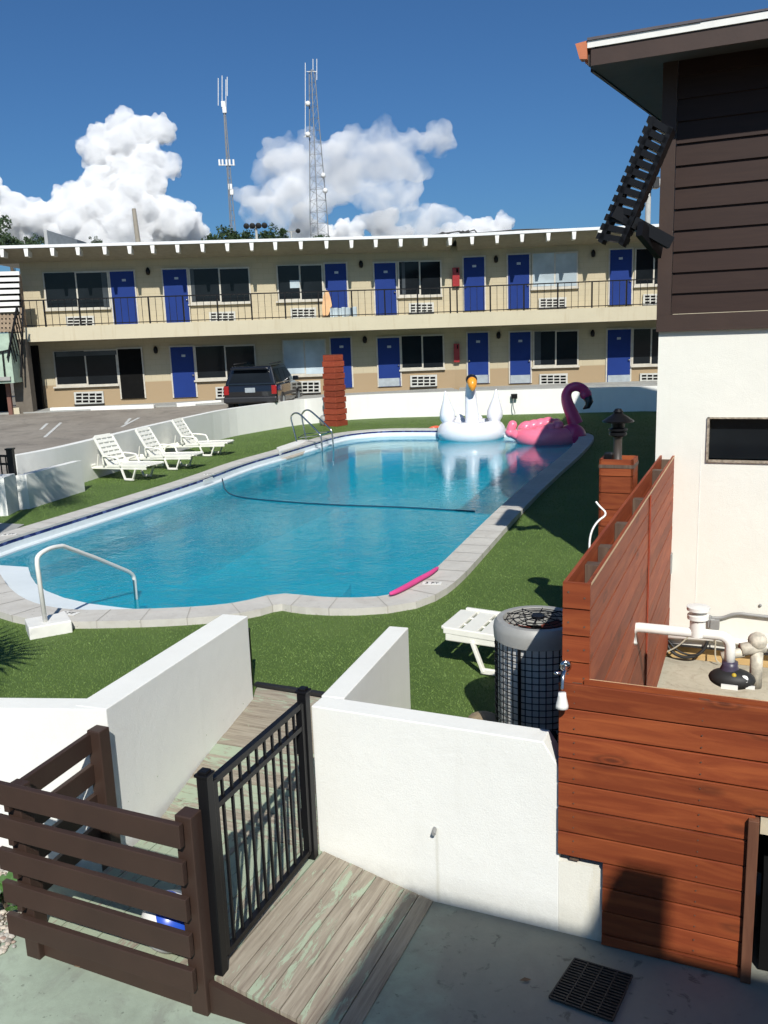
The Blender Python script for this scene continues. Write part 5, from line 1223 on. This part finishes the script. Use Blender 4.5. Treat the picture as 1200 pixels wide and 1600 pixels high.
# ================================================================== far things behind the motel
def lattice(name, px, ytop, wtop, xl, xr_, ybase, Y, label):
    def w3(x, y): return V(x, y, (0, Y, 0), 0)
    t = thing(name, label, 'tower', w3((xl+xr_)/2, ybase)*1.0)
    top = w3(px, ytop); hb = w3((xl+xr_)/2, ybase)
    hw0 = (w3(xr_, ybase).x-w3(xl, ybase).x)/2; hw1 = wtop
    q = MB(); k = 26
    base = Vector((hb.x, hb.y, -.6)); H_ = top.z+.6
    ext = (hb.z+.6)/H_
    def corner(i, f):
        hw = hw0+(hw1-hw0)*max(0, (f*H_-.6-hb.z)/(top.z-hb.z)); cx_ = hb.x+(top.x-hb.x)*f
        a = 2*math.pi*i/3+.5; return Vector((cx_+hw*1.15*math.cos(a), hb.y+hw*1.15*math.sin(a), -.6+H_*f))
    for i in range(3): q.tube([corner(i, 0), corner(i, .5), corner(i, 1)], .07 if hw0 > .6 else .06, 5)
    for j in range(k):
        f0 = j/k; f1 = (j+1)/k
        for i in range(3):
            a, b = corner(i, f0), corner((i+1) % 3, f1); q.tube([a, b], .022, 4); q.tube([corner(i, f1), b], .022, 4)
    q.build('mast', plain('tower steel', (.20, .21, .22), .6, bmp=0), t)
    return t, w3
t1, w3 = lattice('radio_mast', 350, 165, .10, 361, 369, 372, 120, 'slim dark radio mast with antennas, left of the two masts')
for x, y0, y1 in ((341, 122, 165), (347, 118, 170), (353, 124, 172), (355, 120, 150)): MB().tube([w3(x, y0), w3(x, y1)], .05, 5).build('antenna', mt_fascia, t1)
for x in (344, 349, 355, 360, 366): MB().box(w3(x-1, 254), (.22, .25, .75)).build('panel_antenna', mt_fascia, t1)
for x, y in ((349, 163), (351, 172), (360, 292), (362, 300)): MB().box(w3(x, y), (.5, .4, .7)).build('equipment_box', mt_fascia, t1)
MB().tube([w3(344, 258), w3(367, 258)], .06, 5).build('cross_bar', mt_fascia, t1)
t2, w3 = lattice('radio_mast', 487, 110, .35, 483, 513, 372, 120, 'wide tapering lattice radio mast, right of the two masts')
for x, y0, y1 in ((477, 98, 215), (489, 92, 112), (495, 92, 125)): MB().tube([w3(x, y0), w3(x, y1)], .045, 5).build('antenna', mt_fascia, t2)
for x, y in ((481, 162), (481, 210), (505, 274), (508, 298)): MB().ball(w3(x, y), (.35, .3, .35), 10, 6).build('dish', mt_fascia, t2, smooth=True)
for a_, b_ in (((474, 214), (486, 214)), ((479, 112), (495, 112))): MB().tube([w3(*a_), w3(*b_)], .05, 5).build('cross_bar', mt_fascia, t2)
a, b = V(209, 326, (0, 60, 0), 0), V(216, 380, (0, 60, 0), 0); bt = Vector((b.x+.25, b.y, -.6))
MB().tube([bt, b, a], [.18, .17, .13], 10).build('utility_pole', plain('weathered pole', (.30, .27, .22), .9), label='bare weathered pole rising behind the motel roof', cat='pole')
def w4(x, y, Y=42): return V(x, y, (0, Y, 0), 0)
a, b = w4(68, 361), w4(103, 380); sb = thing('roof_box', 'white boxy rooftop unit showing above the left roof edge', 'rooftop unit', (a.x, a.y, 6.4))
MB().hexa([Vector((x, y, z)) for z in (6.3, a.z) for x, y in ((a.x, a.y), (w4(78, 361).x, a.y-.4), (w4(78, 361).x, a.y+2), (a.x, a.y+2.4))]).build('box_side', mt_whitep, sb)
zt4 = w4(103, 368).z
MB().hexa([Vector((x, y, z)) for z in (6.3, ) for x, y in ((w4(78, 361).x, a.y-.4), (b.x, b.y+1.6), (b.x, b.y+3), (w4(78, 361).x, a.y+1.6))]+[Vector((w4(78, 361).x, a.y-.4, a.z-.02)), Vector((b.x, b.y+1.6, zt4)), Vector((b.x, b.y+3, zt4)), Vector((w4(78, 361).x, a.y+1.6, a.z-.02))]).build('box_front', plain('shaded grey panel', (.20, .22, .23), .7), sb)
def flood(x, ytop, Y, n_, lb, right=False):
    p = V(x, ytop, (0, Y, 0), 0); t = thing('floodlight_pole', lb, 'light pole', (p.x, p.y, -.6), group=None)
    MB().tube([(p.x, p.y, -.6), (p.x, p.y, p.z)], [.16, .1], 10).build('pole', mt_walk, t, smooth=True)
    MB().beam((p.x-.7, p.y, p.z), (p.x+.7, p.y, p.z), .1, .1).build('cross_arm', mt_grey, t)
    for k in range(n_):
        xx = p.x-.75+1.5*k/max(1, n_-1); MB().lathe([(.05, 0), (.2, .1), (.25, .22), (.24, .26), (.02, .24)], (xx, p.y-.1, p.z+.12), 14, Matrix.Rotation(R(115), 3, 'X')).build('floodlight', mt_rubber, t, smooth=True)
flood(400, 354, 75, 4, 'floodlight pole rising behind the middle of the roof')
flood(455, 362, 95, 2, 'smaller floodlight pole right of the radio mast trees')
p = V(1016, 290, (0, 55, 0), 0); slp = thing('street_lamp', 'grey lamp pole seen between slat screen and brown wall', 'street lamp', (p.x, p.y, -.6))
MB().tube([(p.x-.1, p.y, -.6), (p.x-.1, p.y, p.z)], .16, 10).build('pole', mt_walk, slp, smooth=True)
MB().ball((p.x+.25, p.y-.2, p.z+.1), (.36, .3, .36), 14, 8).build('lamp_head', mt_fascia, slp, smooth=True)
MB().box((p.x+.2, p.y-.5, p.z+.1), (.35, .2, .6)).build('lamp_bracket', mt_rubber, slp)
# trees beyond the roof
lf_m = plain('dark tree foliage', (.030, .060, .018), .7, var=.5, nscale=3, bmp=0)
bark = plain('bark', (.10, .075, .05), .9)
def tree(px, py, rad, Y, label, flat=.8):
    c = V(px, py, (0, Y, 0), 0); t = thing('tree', label, 'tree', (c.x, c.y, -.6), group='trees beyond the motel roof')
    q = MB(); q.tube([(c.x, c.y, -.6), (c.x+.1, c.y, c.z*.55), (c.x, c.y, c.z)], [.35, .25, .08], 8)
    for k in range(5): 
        a = rng.random()*6.28; q.tube([(c.x, c.y, c.z*.6), (c.x+math.cos(a)*rad*.6, c.y+math.sin(a)*rad*.6, c.z*.8+rng.random()*rad*.5)], [.12, .03], 6)
    q.build('trunk', bark, t)
    q = MB(); nc = 26
    cl_ = [(rng.normal(size=3)*np.array([.45, .45, .38*flat])*rad, rad*(.16+.16*rng.random())) for _ in range(nc)]
    vs = []; fs = []
    for off_, r_ in cl_:
        for _ in range(70):
            d = rng.normal(size=3); d /= np.linalg.norm(d); p_ = np.array([c.x, c.y, c.z])+off_+d*r_*(.5+.6*rng.random()); u1 = rng.normal(size=3); u1 /= np.linalg.norm(u1); u2 = np.cross(u1, rng.normal(size=3)); u2 /= np.linalg.norm(u2)
            s_ = rad*.07; k = len(vs); vs += [p_-u1*s_, p_+u2*s_*.6, p_+u1*s_, p_-u2*s_*.6]; fs.append((k, k+1, k+2, k+3))
    q.add([Vector(v_) for v_ in vs], fs); q.build('crown', lf_m, t)
for (px, py, rad, Y, lb) in [(14, 384, 1.3, 70, 'dark tree top poking above the far left of the roof'), (-28, 380, 2.0, 66, 'dark tree at the far left edge beyond the roof'), (52, 387, 1.7, 80, 'low round tree just left of the white rooftop unit'), (152, 381, .6, 70, 'tiny tree tip right of the white rooftop unit'),
                              (352, 378, 2.0, 80, 'dark tree left of the slim mast base'), (376, 376, 1.7, 80, 'dark tree just right of the slim mast base'), (424, 374, 1.6, 80, 'small round tree right of the floodlight pole'), (500, 374, 1.0, 80, 'small tree at the foot of the wide mast')]: tree(px, py, rad, Y, lb)

# ================================================================== clouds: real billowing volumes of surface, three kilometres off
YC = 3000.0; PXM = YC/F
ICO = []
_b = bmesh.new(); bmesh.ops.create_icosphere(_b, subdivisions=2, radius=1.0); ICO_V = np.array([tuple(v.co) for v in _b.verts]); ICO_F = np.array([[v.index for v in f.verts] for f in _b.faces]); _b.free()
def cloud(label, blobs, mat, voxel, spread, kids=(14, 7), ratio=(.42, .40), disp=(), depth=.8, seed=1, smooth_it=0):
    g = np.random.default_rng(seed); sp = []
    def grow(c, r, lev):
        sp.append((c, r))
        if lev >= len(kids): return
        for _ in range(kids[lev]):
            d = g.normal(size=3); d[1] = -abs(d[1])*1.0 if g.random() < .75 else d[1]; d /= np.linalg.norm(d)
            rr = r[0]*ratio[lev]*(.6+.7*g.random()); 
            grow(c+d*r*np.array([.92, .92, .92]), np.array([rr, rr, rr]), lev+1)
    for (px, py, rx, ry) in blobs:
        c = V(px, py, (0, YC+g.normal()*spread*PXM, 0), 0); m_ = (rx+ry)/2*.80
        grow(np.array(tuple(c)), np.array([rx*.80, m_*depth, ry*.80])*PXM*(YC/ YC), 0)
    k = len(sp); vs = np.concatenate([ICO_V*r+c for c, r in sp]); nV = len(ICO_V); fs = np.concatenate([ICO_F+i*nV for i in range(k)])
    me = bpy.data.meshes.new('cloud'); cen = vs.mean(0); cen[2] = vs[:, 2].min()
    me.from_pydata((vs-cen).tolist(), [], fs.tolist()); me.materials.append(mat)
    o = bpy.data.objects.new('cloud', me); COL.objects.link(o); o.location = tuple(cen)
    rm = o.modifiers.new('remesh', 'REMESH'); rm.mode = 'VOXEL'; rm.voxel_size = voxel*PXM; rm.use_smooth_shade = True
    if smooth_it:
        sm = o.modifiers.new('smooth', 'SMOOTH'); sm.iterations = smooth_it; sm.factor = .8
    for q, (sz, st_) in enumerate(disp):
        tx = bpy.data.textures.new('cloud_%d' % q, 'CLOUDS'); tx.noise_scale = sz*PXM; tx.noise_depth = 4
        dm = o.modifiers.new('billow', 'DISPLACE'); dm.texture = tx; dm.strength = st_*PXM; dm.mid_level = .5; dm.texture_coords = 'LOCAL'
    r2 = o.modifiers.new('remesh_again', 'REMESH'); r2.mode = 'VOXEL'; r2.voxel_size = voxel*PXM*1.05; r2.use_smooth_shade = True
    tag(o, label, 'cloud', 'clouds above the motel'); return o
def cloudmat(name, dens, col, nsc, lo, hi):
    m, t, b = newmat(name); out = t.nodes['Material Output']; t.nodes.remove(b)
    v = t.nodes.new('ShaderNodeVolumeScatter'); v.inputs['Color'].default_value = (*col, 1); v.inputs['Density'].default_value = dens; v.inputs['Anisotropy'].default_value = -0.35
    P_ = pos(t); n1_ = noise(t, P_, nsc, 6, .62, .6)
    mr_ = t.nodes.new('ShaderNodeMapRange'); t.links.new(n1_, mr_.inputs['Value']); mr_.inputs['From Min'].default_value = lo; mr_.inputs['From Max'].default_value = hi; mr_.inputs['To Min'].default_value = 0.0; mr_.inputs['To Max'].default_value = dens*1.6
    t.links.new(mr_.outputs[0], v.inputs['Density'])
    t.links.new(v.outputs[0], out.inputs['Volume']); return m
mt_cum = cloudmat('cumulus vapour', .05, (.99, .985, .975), .016, .32, .62)
mt_soft = cloudmat('thin anvil vapour', .014, (.985, .985, .985), .007, .40, .66)
cloud('towering bright cumulus cloud above the left part of the motel roof', [(224,208,40,34),(186,220,42,40),(205,258,56,50),(148,240,28,26),(195,305,66,50),(160,335,60,48),(238,338,60,42),(285,368,56,30),(270,262,17,20),(258,212,16,22),(100,340,55,36),(200,365,110,40)], mt_cum, 1.25, 14, disp=((30, 14), (10, 8), (4, 3)), kids=(10, 5), seed=3)
cloud('lower hazy cumulus bank at the far left edge', [(30,345,55,30),(-30,340,70,40),(5,362,60,30),(75,352,50,30),(120,318,34,22)], mt_cum, 1.5, 14, disp=((30, 14), (10, 8), (4, 3)), kids=(10, 5), seed=4)
cloud('small crisp cumulus puffs low beside the wide mast', [(472,336,16,24),(482,362,30,24),(592,348,32,22),(545,366,30,16),(620,366,28,16),(508,372,30,16),(440,376,30,12)], mt_cum, 1.1, 8, disp=((16, 7), (6, 5), (3, 2)), kids=(9, 4), seed=5)
cloud('small low cloud right of centre over the roof', [(782,352,22,14),(755,362,40,12),(720,368,50,10)], mt_cum, 1.1, 6, disp=((16, 7), (6, 5)), kids=(9, 4), seed=6)
cloud('broad soft anvil cloud behind the wide mast', [(600,226,110,13),(500,240,100,15),(672,224,52,8),(560,262,120,34),(628,282,40,50),(446,250,46,26),(600,310,60,34),(500,290,90,40),(420,270,30,30)], mt_soft, 2.0, 20, kids=(14, 5), ratio=(.22, .4), disp=((50, 8), (16, 9), (6, 5)), seed=7)
cloud('faint thin haze cloud low beneath the anvil', [(440,325,60,20),(400,310,40,14),(690,345,50,22),(640,350,60,26)], mt_soft, 2.2, 20, kids=(8, 4), disp=((40, 20), (14, 10)), seed=8, smooth_it=4)

# ================================================================== off-frame palms that throw shadows
def palm(x, y, ztop, label, nf=13, fl_=1.25, hi=0):
    t = thing('palm_tree', label, 'palm', (x, y, 0), group='palms beside the pool')
    MB().tube([(x, y, -.02), (x+.06, y, ztop*.5), (x, y, ztop)], [.15, .11, .10], 10).build('trunk', bark, t, smooth=True)
    q = MB()
    for k in range(nf):
        a = 2*math.pi*k/nf+rng.random()*.3; el = R(-5+70*rng.random()); d = Vector((math.cos(a)*math.cos(el), math.sin(a)*math.cos(el), math.sin(el)))
        c_ = Vector((x, y, ztop)); e_ = c_+d*fl_*.5; q.tube([c_, e_], .010, 4)
        sd__ = d.cross(UP).normalized(); up_ = sd__.cross(d).normalized()
        for j in range(19):
            b_ = R(-115+230*j/18); dr = (d*math.cos(b_)+sd__*math.sin(b_)).normalized(); ll = fl_*(.62+.12*math.cos(b_)); m0 = e_+dr*ll*.55+up_*.02; w_ = dr.cross(up_).normalized()*.020
            q.poly([e_, m0-w_, e_+dr*ll-up_*ll*.22, m0+w_])
    q.build('crown', plain('palm leaf', (.06, .11, .03), .5, bmp=0), t)
palm(-6.12, 11.20, 4.45, 'tall palm beside the pool beyond the left picture edge', 15, .95)
palm(-3.98, 5.45, 1.8, 'low palm by the left white wall beyond the picture edge', 14, .85)

# plant and gravel at the lower left
gv = MB()
mt_peb = None
def pebmat():
    m, t, b = newmat('pale gravel'); g = t.nodes.new('ShaderNodeNewGeometry')
    t.links.new(ramp(t, g.outputs['Random Per Island'], [(.0, (.22, .20, .17)), (.35, (.42, .40, .36)), (.7, (.55, .50, .42)), (1, (.30, .20, .16))]), b.inputs['Base Color']); b.inputs['Roughness'].default_value = .85; return m
for k in range(2600):
    x = -2.28-rng.random()*.75+.04*rng.normal(); y = 4.25+rng.random()*.95
    if x > -2.2: continue
    r_ = .007+.014*rng.random()**2; gv.ball((x, y, -.445+r_*.4), (r_*1.3, r_, r_*.7), 6, 4, Matrix.Rotation(rng.random()*3, 3, 'Z'))
gv.build('gravel', pebmat(), label='pale gravel by the lower left of the brown fence', cat='gravel', kind='stuff')
MB().poly([(-3.2, 3.9, -.452), (-2.2, 3.9, -.452), (-2.15, 5.2, -.452), (-3.2, 5.4, -.452)]).build('gravel_bed', mt_soil, kind='structure')
for x, y, s_, lb in ((68, 1357, .045, 'pale angular rock behind the brown rails'), (69, 1405, .022, 'small white stone below the larger rock behind the rails'), (28, 1392, .035, 'grey stone in the gravel beside the leafy plant')):
    c = G(x, y, -.40); q = MB(); q.ball(c, (s_*1.4, s_, s_*.8), 9, 6, Matrix.Rotation(rng.random()*3, 3, 'Z'))
    for v_ in q.v: v_ += Vector(tuple(rng.normal(size=3)*s_*.10))
    q.build('stone', plain('rough pale stone', (.48, .42, .32), .9, var=.35, nscale=30, bmp=.5), label=lb, cat='stone')
pt = G(10, 1425, -.45); pla = thing('leafy_plant', 'glossy green leafy plant in the gravel at the lower left', 'plant', pt)
q = MB()
for k in range(34):
    a = rng.random()*6.28; l_ = .10+.10*rng.random(); b_ = pt+Vector((math.cos(a)*.06*rng.random(), math.sin(a)*.06*rng.random(), .03+.16*rng.random())); d = Vector((math.cos(a), math.sin(a), .25+.4*rng.random())).normalized(); s_ = d.cross(UP).normalized()
    w_ = l_*.24; c = Vector(b_); pts_ = [c, c+d*l_*.3+s_*w_*.8, c+d*l_*.65+s_*w_-UP*l_*.06, c+d*l_-UP*l_*.18, c+d*l_*.65-s_*w_-UP*l_*.06, c+d*l_*.3-s_*w_*.8]
    md = c+d*l_*.5-UP*l_*.06
    q.add(pts_+[md], [(0, 1, 6), (1, 2, 6), (2, 3, 6), (3, 4, 6), (4, 5, 6), (5, 0, 6)])
q.build('foliage', plain('glossy leaf', (.045, .13, .02), .35, var=.3, bmp=0), pla)
q = MB()
for k in range(5): a = rng.random()*6.28; q.tube([pt, pt+Vector((math.cos(a)*.03, math.sin(a)*.03, .15))], .005, 5)
q.build('stem', bark, pla)
# litter on the patio
for x, y, lb in ((124, 1510, 'small dry leaf on the sunlit mint concrete'), (820, 1532, 'dark leaf scrap on the shaded concrete by the grate')):
    c = G(x, y, -.446); q = MB(); q.add([c+Vector(k) for k in ((-.03, 0, .002), (0, .012, .01), (.035, .004, .003), (.005, -.014, .006))], [(0, 1, 3), (1, 2, 3)]); q.build('dry_leaf', plain('dry leaf', (.15, .09, .05), .8), label=lb, cat='leaf')
q = MB(); c = G(288, 1558, -.447); q.tube(smooth_path([c+Vector((-.09, .06, .004)), c+Vector((0, .02, .008)), c+Vector((.07, .03, .004)), c+Vector((.11, -.03, .004))]), .003, 5); q.tube([c+Vector((0, .02, .006)), c+Vector((.02, -.03, .004))], .002, 4); q.build('twig', bark, label='thin dry twig by the foot of the brown railing', cat='twig')

# ================================================================== building behind the camera (its roof shades the foreground)
cb_ = thing('rear_building', 'flat roofed walkway building behind the viewpoint', 'building', (3, -5, -.45))
S0 = Vector((.04, 4.775)); zc = 5.6; k = (zc+.45)/math.tan(SUN_EL); shd = Vector((-math.sin(SUN_AZ), -math.cos(SUN_AZ)))
C0 = S0-shd*k; q = MB(); a, b = A.to_2d(), B.to_2d()
q.prism([C0, C0-b*9, C0-b*9+a*11, C0+a*11], zc-.2, zc); q.build('roof', mt_whitep, cb_)
f0 = V(1036, 1352, (fr0.x, fr0.y, 0), -24).to_2d(); f1 = V(962, 1350, (fr0.x, fr0.y, 0), -24).to_2d(); f2 = V(915, 1465, (fr0.x, fr0.y, 0), -24).to_2d()
u0_, u1_, u2_ = [(f-S0).dot(a) for f in (f0, f1, f2)]
q = MB(); q.extr([Vector(((C0+a*t).x, (C0+a*t).y, zc+h)) for t, h in ((u0_, 0), (u0_, .47), (u1_, .47), (u2_, 0))], (-.05, -.11, 0)); q.build('shadow_block', mt_whitep, cb_)  # unseen block outlined to cast the slanted shadow on the plank fence
for t_ in (1.0, 6.0):
    p = C0-b*1.2+a*t_; MB().tube([(p.x, p.y, -.45), (p.x, p.y, zc-.2)], .07, 10).build('column', mt_whitep, cb_)
p = C0-b*6; MB().wall(p, p+a*11, -.2, -.45, zc-.2).build('wall', mt_white, cb_)
